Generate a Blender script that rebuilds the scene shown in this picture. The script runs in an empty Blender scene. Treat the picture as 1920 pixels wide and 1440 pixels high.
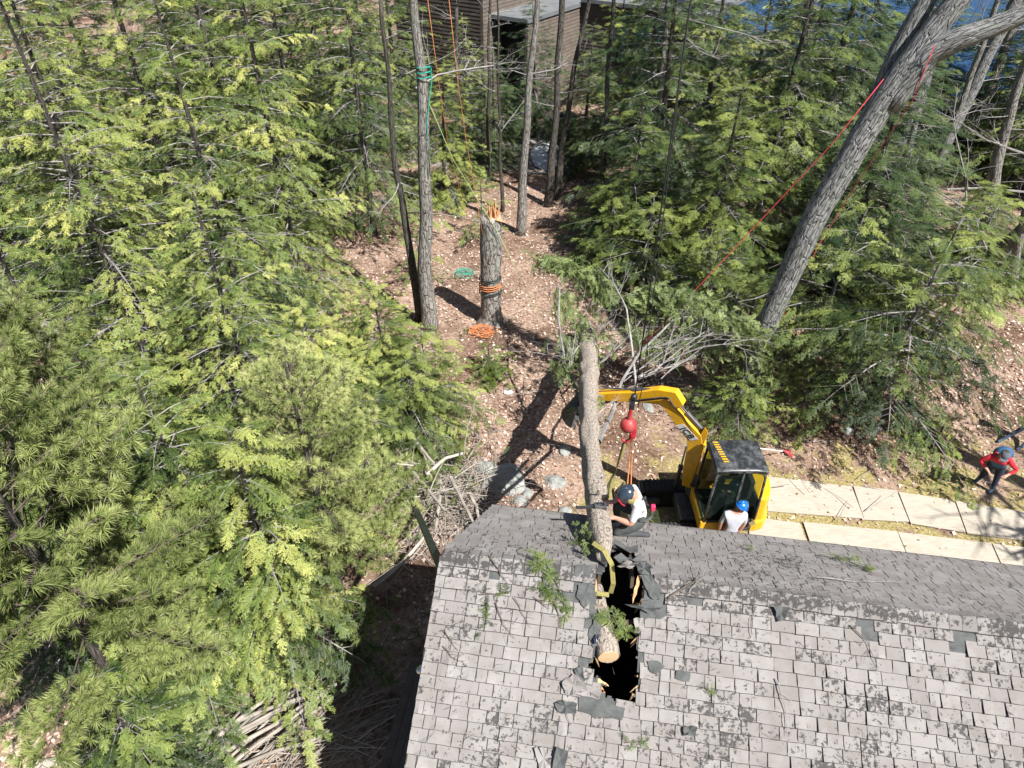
import bpy, bmesh, math, random
import numpy as np
from mathutils import Vector, Matrix, Euler, noise

rnd = random.Random(7)
S = bpy.context.scene
COL = S.collection
R = math.radians

# ------------------------------------------------------------------ camera, world, sun
FPX, DEP, HC = 1330.0, R(38), 13.05
sD, cD = math.sin(DEP), math.cos(DEP)
cam_data = bpy.data.cameras.new('camera')
cam_data.sensor_width = 36
cam_data.lens = FPX / 1920 * 36
cam_data.clip_start = 0.1
cam_data.clip_end = 1500
cam = bpy.data.objects.new('camera', cam_data)
cam.location = (0, 0, HC)
cam.rotation_euler = (R(90) - DEP, 0, 0)
COL.objects.link(cam)
S.camera = cam

SUN_EL = R(54)
SUNH = Vector((0.68, -0.733)).normalized()
SUNV = Vector((SUNH.x * math.cos(SUN_EL), SUNH.y * math.cos(SUN_EL), math.sin(SUN_EL)))
w = bpy.data.worlds.new('World')
S.world = w
w.use_nodes = True
nt = w.node_tree
bg = nt.nodes['Background']
sky = nt.nodes.new('ShaderNodeTexSky')
sky.sky_type = 'NISHITA'
sky.sun_disc = False
sky.sun_elevation = SUN_EL
sky.sun_rotation = math.atan2(SUNH.x, SUNH.y)
nt.links.new(sky.outputs[0], bg.inputs[0])
bg.inputs[1].default_value = 0.05
sd = bpy.data.lights.new('sun', 'SUN')
sd.energy = 4.9
sd.angle = R(0.53)
sd.color = (1.0, 0.975, 0.93)
sun = bpy.data.objects.new('sun', sd)
sun.rotation_euler = (-SUNV).to_track_quat('-Z', 'Y').to_euler()
COL.objects.link(sun)
vs = S.view_settings
vs.view_transform = 'Standard'
vs.look = 'None'
vs.exposure = 1.0
vs.gamma = 1
vs.use_curve_mapping = False

# ------------------------------------------------------------------ survey helpers (pixel of the photo -> world)
CAM = Vector((0, 0, HC))
def ray(px, py):
    u = (px - 960) / FPX; v = (720 - py) / FPX
    return Vector((u, cD + v * sD, -sD + v * cD))
def P(px, py, z=0.0):
    d = ray(px, py); t = (z - HC) / d.z
    return CAM + d * t
def PY(px, py, Y):
    d = ray(px, py); return CAM + d * (Y / d.y)
def PPL(px, py, p0, n):
    d = ray(px, py); return CAM + d * ((p0 - CAM).dot(n) / d.dot(n))
def proj(p):
    d = p[1] * cD + (HC - p[2]) * sD
    return 960 + FPX * p[0] / d, 720 - FPX * (p[1] * sD - (HC - p[2]) * cD) / d, d

# ------------------------------------------------------------------ materials
def newmat(name):
    m = bpy.data.materials.new(name); m.use_nodes = True
    n = m.node_tree.nodes; l = m.node_tree.links
    return m, n, l, n['Principled BSDF']
def N(n, typ, **kw):
    o = n.new(typ)
    for k, v in kw.items():
        if k.startswith('i_'):
            key = k[2:]
            o.inputs[int(key) if key.isdigit() else key].default_value = v
        else: setattr(o, k, v)
    return o
def ramp(n, stops):
    r = n.new('ShaderNodeValToRGB')
    el = r.color_ramp.elements
    while len(el) < len(stops): el.new(0.5)
    for e, (p, c) in zip(el, stops):
        e.position = p; e.color = (*c, 1) if len(c) == 3 else c
    return r
def mixc(n, l, f, a, b, blend='MIX'):
    m = n.new('ShaderNodeMix'); m.data_type = 'RGBA'; m.blend_type = blend
    for inp, v in ((m.inputs['Factor'], f), (m.inputs['A'], a), (m.inputs['B'], b)):
        if hasattr(v, 'links'): l.new(v, inp)
        elif isinstance(v, (int, float)): inp.default_value = v
        else: inp.default_value = (*v, 1)
    return m.outputs['Result']
def math_(n, l, op, a, b=None, c=None, clamp=False):
    m = n.new('ShaderNodeMath'); m.operation = op; m.use_clamp = clamp
    for i, v in enumerate((a, b, c)):
        if v is None: continue
        if hasattr(v, 'links'): l.new(v, m.inputs[i])
        else: m.inputs[i].default_value = v
    return m.outputs[0]
def nz(n, l, vec, scale, detail=4, rough=0.6):
    t = N(n, 'ShaderNodeTexNoise'); t.inputs['Scale'].default_value = scale
    t.inputs['Detail'].default_value = detail; t.inputs['Roughness'].default_value = rough
    if vec is not None: l.new(vec, t.inputs['Vector'])
    return t.outputs['Fac']
def bump(n, l, bsdf, h, strength=0.5, dist=0.02):
    b = N(n, 'ShaderNodeBump'); b.inputs['Strength'].default_value = strength
    b.inputs['Distance'].default_value = dist
    l.new(h, b.inputs['Height']); l.new(b.outputs[0], bsdf.inputs['Normal'])
def simple(name, c1, c2=None, scale=8, rough=0.6, metal=0, bmp=0.15, isl=0.0, spec=0.5, coat=0):
    m, n, l, b = newmat(name)
    pos = N(n, 'ShaderNodeTexCoord').outputs['Object']
    c2 = c2 or tuple(x * 0.7 for x in c1)
    f = nz(n, l, pos, scale, 5)
    r = ramp(n, [(0.3, c2), (0.7, c1)]); l.new(f, r.inputs[0])
    out = r.outputs[0]
    if isl:
        g = N(n, 'ShaderNodeNewGeometry').outputs['Random Per Island']
        oi = N(n, 'ShaderNodeObjectInfo').outputs['Random']
        s = math_(n, l, 'FRACT', math_(n, l, 'ADD', g, oi))
        k = math_(n, l, 'MULTIPLY_ADD', s, isl, 1 - isl / 2)
        hs = N(n, 'ShaderNodeHueSaturation'); l.new(out, hs.inputs['Color']); l.new(k, hs.inputs['Value'])
        out = hs.outputs[0]
    l.new(out, b.inputs['Base Color'])
    b.inputs['Roughness'].default_value = rough
    b.inputs['Metallic'].default_value = metal
    b.inputs['Specular IOR Level'].default_value = spec
    if coat: b.inputs['Coat Weight'].default_value = coat; b.inputs['Coat Roughness'].default_value = 0.15
    if bmp:
        f2 = nz(n, l, pos, scale * 6, 3); bump(n, l, b, f2, bmp, 0.01)
    return m
def foliage(name, dark, mid, tip, trans=0.18):
    m, n, l, b = newmat(name)
    at = N(n, 'ShaderNodeAttribute', attribute_name='tint').outputs['Fac']
    oi = N(n, 'ShaderNodeObjectInfo').outputs['Random']
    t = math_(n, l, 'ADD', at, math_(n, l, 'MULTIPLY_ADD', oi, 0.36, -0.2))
    r = ramp(n, [(0.12, dark), (0.55, mid), (1.0, tip)]); l.new(t, r.inputs[0])  # yellower tips; dark stop deepened to paint shade between the sprays
    l.new(r.outputs[0], b.inputs['Base Color'])
    b.inputs['Roughness'].default_value = 0.5
    b.inputs['Specular IOR Level'].default_value = 0.35
    tr = N(n, 'ShaderNodeBsdfTranslucent'); l.new(r.outputs[0], tr.inputs[0])
    mx = N(n, 'ShaderNodeMixShader'); mx.inputs[0].default_value = trans
    l.new(b.outputs[0], mx.inputs[1]); l.new(tr.outputs[0], mx.inputs[2])
    l.new(mx.outputs[0], n['Material Output'].inputs[0])
    return m
def bark(name, c1, c2, c3, su=9, sv=2.2, bmp=0.9):
    m, n, l, b = newmat(name)
    uv = N(n, 'ShaderNodeUVMap').outputs[0]
    mp = N(n, 'ShaderNodeMapping'); l.new(uv, mp.inputs[0]); mp.inputs['Scale'].default_value = (su, sv, 1)
    f = nz(n, l, mp.outputs[0], 2.4, 6, 0.7)
    mp2 = N(n, 'ShaderNodeMapping'); l.new(uv, mp2.inputs[0]); mp2.inputs['Scale'].default_value = (su * 0.25, sv * 0.3, 1)
    g = nz(n, l, mp2.outputs[0], 2.0, 4)
    r = ramp(n, [(0.40, c2), (0.53, c1)]); l.new(f, r.inputs[0])
    r2 = ramp(n, [(0.45, (0, 0, 0)), (0.65, (1, 1, 1))]); l.new(g, r2.inputs[0])
    c = mixc(n, l, math_(n, l, 'MULTIPLY', r2.outputs[0], 0.6), r.outputs[0], c3)
    l.new(c, b.inputs['Base Color']); b.inputs['Roughness'].default_value = 0.9
    b.inputs['Specular IOR Level'].default_value = 0.2
    pl_ = N(n, 'ShaderNodeTexVoronoi', feature='DISTANCE_TO_EDGE'); l.new(mp.outputs[0], pl_.inputs['Vector']); pl_.inputs['Scale'].default_value = 1.1
    pr = ramp(n, [(0.0, (0.35, 0.35, 0.35)), (0.09, (1, 1, 1))]); l.new(pl_.outputs['Distance'], pr.inputs[0])
    l.new(mixc(n, l, 0.6 if sv < 5 else 0.22, c, pr.outputs[0], 'MULTIPLY'), b.inputs['Base Color'])
    bump(n, l, b, math_(n, l, 'ADD', f, math_(n, l, 'MULTIPLY', pr.outputs[0], 1.0 if sv < 5 else 0.3)), bmp, 0.04)
    return m

M = {}
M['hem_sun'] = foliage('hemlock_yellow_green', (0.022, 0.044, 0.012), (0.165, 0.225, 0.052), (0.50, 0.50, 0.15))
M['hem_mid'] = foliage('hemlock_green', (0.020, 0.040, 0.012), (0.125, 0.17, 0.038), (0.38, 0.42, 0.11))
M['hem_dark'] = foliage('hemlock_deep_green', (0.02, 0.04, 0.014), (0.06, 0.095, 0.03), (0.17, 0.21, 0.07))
M['hem_grey'] = foliage('hemlock_brightened', (0.09, 0.13, 0.04), (0.32, 0.38, 0.14), (0.62, 0.64, 0.32))  # fallen boughs, colour raised so they read as sunlit
M['pine'] = foliage('pine_needles', (0.06, 0.09, 0.025), (0.27, 0.32, 0.10), (0.58, 0.58, 0.25), 0.18)
M['under'] = foliage('undergrowth', (0.03, 0.06, 0.012), (0.12, 0.17, 0.03), (0.24, 0.26, 0.05))
M['bark'] = bark('bark_grey', (0.34, 0.31, 0.285), (0.07, 0.06, 0.052), (0.25, 0.26, 0.22), 12, 2.2)
M['bark_oak'] = bark('bark_oak', (0.33, 0.325, 0.32), (0.035, 0.035, 0.04), (0.24, 0.26, 0.22), 19, 2.4, 1.0)
M['bark_dark'] = bark('bark_dark', (0.13, 0.115, 0.10), (0.035, 0.03, 0.026), (0.09, 0.09, 0.075))
M['bark_log'] = bark('bark_pine_log', (0.50, 0.43, 0.36), (0.17, 0.125, 0.10), (0.36, 0.32, 0.27), 12, 6, 1.0)
M['twig'] = simple('twig_grey', (0.33, 0.31, 0.30), (0.16, 0.145, 0.135), 5, 0.9, isl=0.5)
M['twig_brown'] = simple('twig_brown', (0.15, 0.12, 0.09), (0.07, 0.055, 0.045), 5, 0.9)
M['pole'] = simple('weathered_pole', (0.37, 0.33, 0.285), (0.19, 0.165, 0.14), 4, 0.9, isl=0.7)
M['freshwood'] = simple('fresh_wood', (0.62, 0.42, 0.22), (0.45, 0.27, 0.13), 25, 0.8)
M['orangewood'] = simple('splintered_wood', (0.66, 0.38, 0.19), (0.42, 0.19, 0.08), 18, 0.8)
M['sheath'] = simple('roof_sheathing', (0.42, 0.27, 0.13), (0.22, 0.13, 0.07), 10, 0.85)
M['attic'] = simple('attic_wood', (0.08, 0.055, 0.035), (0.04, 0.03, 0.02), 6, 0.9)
M['under_grey'] = simple('torn_underlayment', (0.098, 0.102, 0.098), (0.045, 0.048, 0.049), 9, 0.8, bmp=0.4)
M['black'] = simple('black_paint', (0.022, 0.024, 0.026), (0.012, 0.012, 0.013), 6, 0.38, bmp=0.03)
M['rubber'] = simple('rubber', (0.03, 0.03, 0.03), (0.018, 0.018, 0.018), 20, 0.8)
M['steel'] = simple('dusty_steel', (0.13, 0.13, 0.13), (0.07, 0.068, 0.065), 12, 0.55, 0.5)
M['chrome'] = simple('chrome', (0.75, 0.75, 0.76), (0.6, 0.6, 0.62), 3, 0.12, 1.0, bmp=0)
M['yellow'] = simple('machine_yellow', (0.80, 0.42, 0.010), (0.70, 0.34, 0.008), 3, 0.35, bmp=0.03, coat=0.4)
M['white'] = simple('white_sticker', (0.8, 0.8, 0.8), (0.7, 0.7, 0.7), 3, 0.4, bmp=0)
M['red'] = simple('red_paint', (0.55, 0.03, 0.035), (0.38, 0.02, 0.025), 9, 0.4, bmp=0.05)
M['rope_red'] = simple('rope_red', (0.60, 0.045, 0.055), (0.38, 0.03, 0.04), 40, 0.8)
M['rope_orange'] = simple('rope_orange', (0.66, 0.24, 0.08), (0.45, 0.15, 0.05), 40, 0.8)
M['rope_green'] = simple('rope_green', (0.45, 0.62, 0.25), (0.28, 0.42, 0.15), 40, 0.8)
M['rope_teal'] = simple('rope_teal', (0.02, 0.42, 0.30), (0.02, 0.28, 0.2), 40, 0.8)
M['rope_black'] = simple('wire_rope', (0.03, 0.03, 0.035), (0.02, 0.02, 0.02), 40, 0.5)
M['strap'] = simple('yellow_webbing', (0.31, 0.27, 0.085), (0.18, 0.155, 0.05), 30, 0.85)
M['shirt'] = simple('grey_tee', (0.55, 0.56, 0.62), (0.45, 0.46, 0.52), 9, 0.9, bmp=1.0)
M['shirt_w'] = simple('white_tee', (0.66, 0.66, 0.66), (0.5, 0.5, 0.52), 9, 0.9, bmp=1.0)
M['chaps'] = simple('dark_trousers', (0.07, 0.078, 0.075), (0.035, 0.04, 0.04), 9, 0.85, bmp=0.5)
M['jeans'] = simple('navy_jeans', (0.02, 0.03, 0.065), (0.012, 0.018, 0.04), 14, 0.9, bmp=1.0)
M['redjack'] = simple('red_jacket', (0.60, 0.02, 0.04), (0.42, 0.015, 0.03), 10, 0.8, bmp=0.4)
M['bluevest'] = simple('blue_vest', (0.03, 0.11, 0.22), (0.02, 0.07, 0.15), 10, 0.7, bmp=0.5)
M['olive'] = simple('olive_jacket', (0.05, 0.07, 0.045), (0.03, 0.04, 0.03), 10, 0.9)
M['skin'] = simple('skin', (0.52, 0.29, 0.21), (0.44, 0.23, 0.16), 8, 0.55, bmp=0.05)
M['hair'] = simple('hair', (0.06, 0.035, 0.02), (0.03, 0.02, 0.012), 40, 0.7)
M['helm_blue'] = simple('blue_helmet', (0.01, 0.16, 0.55), (0.01, 0.12, 0.45), 3, 0.25, bmp=0, coat=0.5)
M['helm_dark'] = simple('dark_helmet', (0.035, 0.05, 0.075), (0.02, 0.03, 0.045), 5, 0.22, bmp=0, coat=0.6)
M['cap'] = simple('grey_cap', (0.12, 0.13, 0.16), (0.07, 0.08, 0.1), 9, 0.9)
M['glove'] = simple('glove', (0.12, 0.07, 0.08), (0.07, 0.04, 0.05), 20, 0.9)
M['boot'] = simple('boot', (0.06, 0.065, 0.07), (0.03, 0.03, 0.035), 20, 0.8)
M['shoeb'] = simple('blue_shoe', (0.06, 0.10, 0.16), (0.03, 0.05, 0.08), 20, 0.8)
M['pink'] = simple('pink_plastic', (0.75, 0.04, 0.15), (0.6, 0.03, 0.1), 5, 0.5)
M['darkgreen'] = simple('dark_green_metal', (0.022, 0.035, 0.033), (0.014, 0.022, 0.02), 4, 0.5)
M['bluebucket'] = simple('blue_plastic', (0.03, 0.07, 0.14), (0.02, 0.045, 0.1), 6, 0.5)
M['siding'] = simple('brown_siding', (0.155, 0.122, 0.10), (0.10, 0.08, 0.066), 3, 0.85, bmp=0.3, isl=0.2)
M['siding_d'] = simple('shaded_siding_and_trim', (0.085, 0.065, 0.055), (0.055, 0.043, 0.036), 3, 0.85, bmp=0.3)  # siding with shade in its colour, for walls off the sun; also trim
M['flatroof'] = simple('flat_roof_membrane', (0.16, 0.17, 0.18), (0.11, 0.115, 0.12), 2, 0.8)
M['dark'] = simple('porch_shade_black', (0.015, 0.015, 0.016), (0.01, 0.01, 0.01), 2, 0.9)  # near-black standing in for porch shade; also on the post
M['winglass'] = simple('window_glass', (0.05, 0.12, 0.11), (0.02, 0.06, 0.055), 1.5, 0.08, bmp=0)
M['snow'] = simple('old_snow', (0.85, 0.87, 0.9), (0.75, 0.77, 0.8), 2, 0.7)
M['deck'] = simple('deck_board', (0.16, 0.12, 0.10), (0.10, 0.08, 0.065), 5, 0.85, isl=0.3)

def dusty(name, c, dust, rough, lo, hi, coat=0.0):
    m, n, l, b = newmat(name)
    wp = N(n, 'ShaderNodeNewGeometry').outputs['Position']
    f = nz(n, l, wp, 5, 8, 0.75); g = nz(n, l, wp, 38, 4, 0.8)
    r = ramp(n, [(lo, (0, 0, 0)), (hi, (1, 1, 1))]); l.new(math_(n, l, 'ADD', math_(n, l, 'MULTIPLY', f, .75), math_(n, l, 'MULTIPLY', g, .25)), r.inputs[0])
    k = math_(n, l, 'MULTIPLY', r.outputs[0], 0.75)
    l.new(mixc(n, l, k, c, dust), b.inputs['Base Color'])
    l.new(math_(n, l, 'MULTIPLY_ADD', k, .5, rough), b.inputs['Roughness'])
    b.inputs['Coat Weight'].default_value = coat
    bump(n, l, b, g, .08, .004)
    return m
M['yellow'] = dusty('machine_yellow_dusty', (0.82, 0.43, 0.010), (0.36, 0.24, 0.08), 0.33, .50, .66, .3)
M['red_dusty'] = dusty('red_paint_worn', (0.42, 0.022, 0.028), (0.25, 0.12, 0.10), 0.38, .45, .66)
M['black'] = dusty('black_paint_dusty', (0.018, 0.020, 0.022), (0.16, 0.165, 0.165), 0.32, .46, .66)
def plywood_mat():
    m, n, l, b = newmat('plywood')
    pos = N(n, 'ShaderNodeTexCoord').outputs['Object']
    wp = N(n, 'ShaderNodeNewGeometry').outputs['Position']
    mp = N(n, 'ShaderNodeMapping'); l.new(pos, mp.inputs[0]); mp.inputs['Scale'].default_value = (1, 9, 1)
    f = nz(n, l, mp.outputs[0], 3, 5)
    g = nz(n, l, wp, 2.6, 8, 0.72)
    r = ramp(n, [(0.3, (0.34, 0.295, 0.235)), (0.7, (0.45, 0.405, 0.335))]); l.new(f, r.inputs[0])
    r2 = ramp(n, [(0.5, (0, 0, 0)), (0.75, (1, 1, 1))]); l.new(g, r2.inputs[0])
    c = mixc(n, l, math_(n, l, 'MULTIPLY', r2.outputs[0], 0.6), r.outputs[0], (0.30, 0.24, 0.17))
    l.new(c, b.inputs['Base Color']); b.inputs['Roughness'].default_value = 0.8
    bump(n, l, b, f, 0.2, 0.01)
    return m
M['ply'] = plywood_mat()

def shingle_mat():
    m, n, l, b = newmat('asphalt_shingle')
    ge = N(n, 'ShaderNodeNewGeometry')
    wp = ge.outputs['Position']; isl = ge.outputs['Random Per Island']
    oi = N(n, 'ShaderNodeObjectInfo').outputs['Random']
    rr = math_(n, l, 'FRACT', math_(n, l, 'ADD', isl, math_(n, l, 'MULTIPLY', oi, 7.3)))
    base = ramp(n, [(0.0, (0.235, 0.216, 0.204)), (0.5, (0.276, 0.256, 0.243)), (1.0, (0.312, 0.292, 0.278))])
    l.new(rr, base.inputs[0])
    gr = nz(n, l, wp, 130, 2)
    c = mixc(n, l, math_(n, l, 'MULTIPLY', gr, 0.5), base.outputs[0], (0.16, 0.145, 0.14))
    bl = nz(n, l, wp, 3.5, 5)
    r3 = ramp(n, [(0.42, (0, 0, 0)), (0.62, (1, 1, 1))]); l.new(bl, r3.inputs[0])
    c = mixc(n, l, math_(n, l, 'MULTIPLY', r3.outputs[0], 0.5), c, (0.17, 0.15, 0.135))
    # granule loss: dark bare-asphalt patches, gathered in bands
    wr = nz(n, l, wp, 16, 6, 0.75)
    lowf = nz(n, l, wp, 1.1, 2)
    at = N(n, 'ShaderNodeAttribute', attribute_name='wear').outputs['Fac']
    th = math_(n, l, 'ADD', wr, math_(n, l, 'MULTIPLY_ADD', lowf, 0.42, -0.21))
    th = math_(n, l, 'ADD', th, math_(n, l, 'MULTIPLY', at, 0.14))
    r4 = ramp(n, [(0.585, (0, 0, 0)), (0.615, (1, 1, 1))]); l.new(th, r4.inputs[0])
    c = mixc(n, l, math_(n, l, 'MULTIPLY', r4.outputs[0], 0.9), c, (0.05, 0.048, 0.047))
    l.new(c, b.inputs['Base Color']); b.inputs['Roughness'].default_value = 0.92
    b.inputs['Specular IOR Level'].default_value = 0.25
    h = math_(n, l, 'SUBTRACT', gr, math_(n, l, 'MULTIPLY', r4.outputs[0], 0.4))
    bump(n, l, b, h, 0.5, 0.006)
    return m
M['shingle'] = shingle_mat()
M['butt'] = simple('bare_asphalt_edge', (0.055, 0.052, 0.05), (0.035, 0.033, 0.032), 9, 0.9)

def ground_mat():
    m, n, l, b = newmat('forest_floor')
    wp = N(n, 'ShaderNodeNewGeometry').outputs['Position']
    a = nz(n, l, wp, 9, 8, 0.75)
    r = ramp(n, [(0.32, (0.07, 0.045, 0.032)), (0.45, (0.27, 0.18, 0.13)), (0.58, (0.43, 0.31, 0.24)), (0.70, (0.54, 0.43, 0.35))])
    l.new(a, r.inputs[0])
    # moss / thin lawn near the plywood road
    sx = N(n, 'ShaderNodeSeparateXYZ'); l.new(wp, sx.inputs[0])
    mx = math_(n, l, 'MULTIPLY_ADD', sx.outputs[0], 0.35, 0.1, clamp=True)
    my = math_(n, l, 'MULTIPLY_ADD', sx.outputs[1], -0.2, 3.4, clamp=True)
    g = nz(n, l, wp, 1.1, 6, 0.65)
    mm = math_(n, l, 'MULTIPLY', math_(n, l, 'MULTIPLY', mx, my), 1.0)
    gg = math_(n, l, 'ADD', g, math_(n, l, 'MULTIPLY_ADD', mm, 0.36, -0.33))
    r2 = ramp(n, [(0.40, (0, 0, 0)), (0.50, (1, 1, 1))]); l.new(gg, r2.inputs[0])
    h = nz(n, l, wp, 16, 5)
    r3 = ramp(n, [(0.3, (0.15, 0.115, 0.04)), (0.45, (0.27, 0.22, 0.075)), (0.58, (0.37, 0.31, 0.16)), (0.7, (0.44, 0.37, 0.26))]); l.new(h, r3.inputs[0])
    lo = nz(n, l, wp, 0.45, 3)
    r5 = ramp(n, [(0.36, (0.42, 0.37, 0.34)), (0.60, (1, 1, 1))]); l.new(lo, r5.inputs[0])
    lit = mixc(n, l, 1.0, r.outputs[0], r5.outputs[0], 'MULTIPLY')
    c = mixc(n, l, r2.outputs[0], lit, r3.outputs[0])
    l.new(c, b.inputs['Base Color']); b.inputs['Roughness'].default_value = 0.95
    b.inputs['Specular IOR Level'].default_value = 0.15
    bump(n, l, b, a, 0.9, 0.06)
    return m
M['ground'] = ground_mat()
def leaf_mat():
    m, n, l, b = newmat('dead_leaves')
    g = N(n, 'ShaderNodeNewGeometry').outputs['Random Per Island']
    r = ramp(n, [(0.0, (0.17, 0.10, 0.075)), (0.3, (0.35, 0.225, 0.17)), (0.6, (0.50, 0.36, 0.285)), (0.85, (0.58, 0.46, 0.38)), (1, (0.60, 0.51, 0.44))])
    l.new(g, r.inputs[0]); l.new(r.outputs[0], b.inputs['Base Color'])
    b.inputs['Roughness'].default_value = 0.9
    b.inputs['Specular IOR Level'].default_value = 0.1
    return m
M['leaf'] = leaf_mat()
M['leafpale'] = simple('pale_leaves', (0.55, 0.46, 0.38), (0.3, 0.2, 0.14), 3, 0.7, isl=0.9)
M['rock'] = simple('granite', (0.34, 0.34, 0.33), (0.17, 0.18, 0.16), 3.5, 0.85, bmp=0.8)
M['drive'] = simple('gravel_drive', (0.30, 0.27, 0.24), (0.19, 0.17, 0.15), 2, 0.95, bmp=0.6)
M['walk'] = simple('pale_walk', (0.50, 0.48, 0.45), (0.36, 0.35, 0.33), 2, 0.9)
def water_mat():
    m, n, l, b = newmat('lake_water')
    wp = N(n, 'ShaderNodeNewGeometry').outputs['Position']
    b.inputs['Base Color'].default_value = (0.006, 0.045, 0.13, 1)
    b.inputs['Roughness'].default_value = 0.25
    b.inputs['Specular IOR Level'].default_value = 0.2
    mp = N(n, 'ShaderNodeMapping'); l.new(wp, mp.inputs[0]); mp.inputs['Scale'].default_value = (1, 3, 1)
    bump(n, l, b, nz(n, l, mp.outputs[0], 1.6, 4), 0.5, 0.1)
    return m
M['water'] = water_mat()
def glass_mat():
    m, n, l, b = newmat('cab_glass')
    b.inputs['Base Color'].default_value = (0.02, 0.03, 0.028, 1)
    b.inputs['Roughness'].default_value = 0.05
    tr = N(n, 'ShaderNodeBsdfTransparent'); tr.inputs[0].default_value = (0.72, 0.82, 0.78, 1)
    mx = N(n, 'ShaderNodeMixShader'); mx.inputs[0].default_value = 0.25
    l.new(tr.outputs[0], mx.inputs[1]); l.new(b.outputs[0], mx.inputs[2])
    l.new(mx.outputs[0], n['Material Output'].inputs[0])
    return m
M['glass'] = glass_mat()

# ------------------------------------------------------------------ object helpers
def tag(o, label=None, cat=None, group=None, kind=None):
    if label: o['label'] = label
    if cat: o['category'] = cat
    if group: o['group'] = group
    if kind: o['kind'] = kind
    return o
def link(o, parent=None):
    COL.objects.link(o)
    if parent is not None: o.parent = parent
    return o
def empty(name, loc, label, cat, group=None, rz=0.0):
    o = bpy.data.objects.new(name, None); o.location = loc; o.rotation_euler = (0, 0, rz)
    o.empty_display_size = 0.2
    link(o); return tag(o, label, cat, group)
def worldm(o):
    m = Matrix.LocRotScale(o.location, o.rotation_euler, o.scale)
    return worldm(o.parent) @ o.matrix_parent_inverse @ m if o.parent else m
def setpar(o, parent):
    """parent a mesh whose vertices are in world space"""
    if parent is None: return
    o.parent = parent
    o.matrix_parent_inverse = worldm(parent).inverted()

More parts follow.
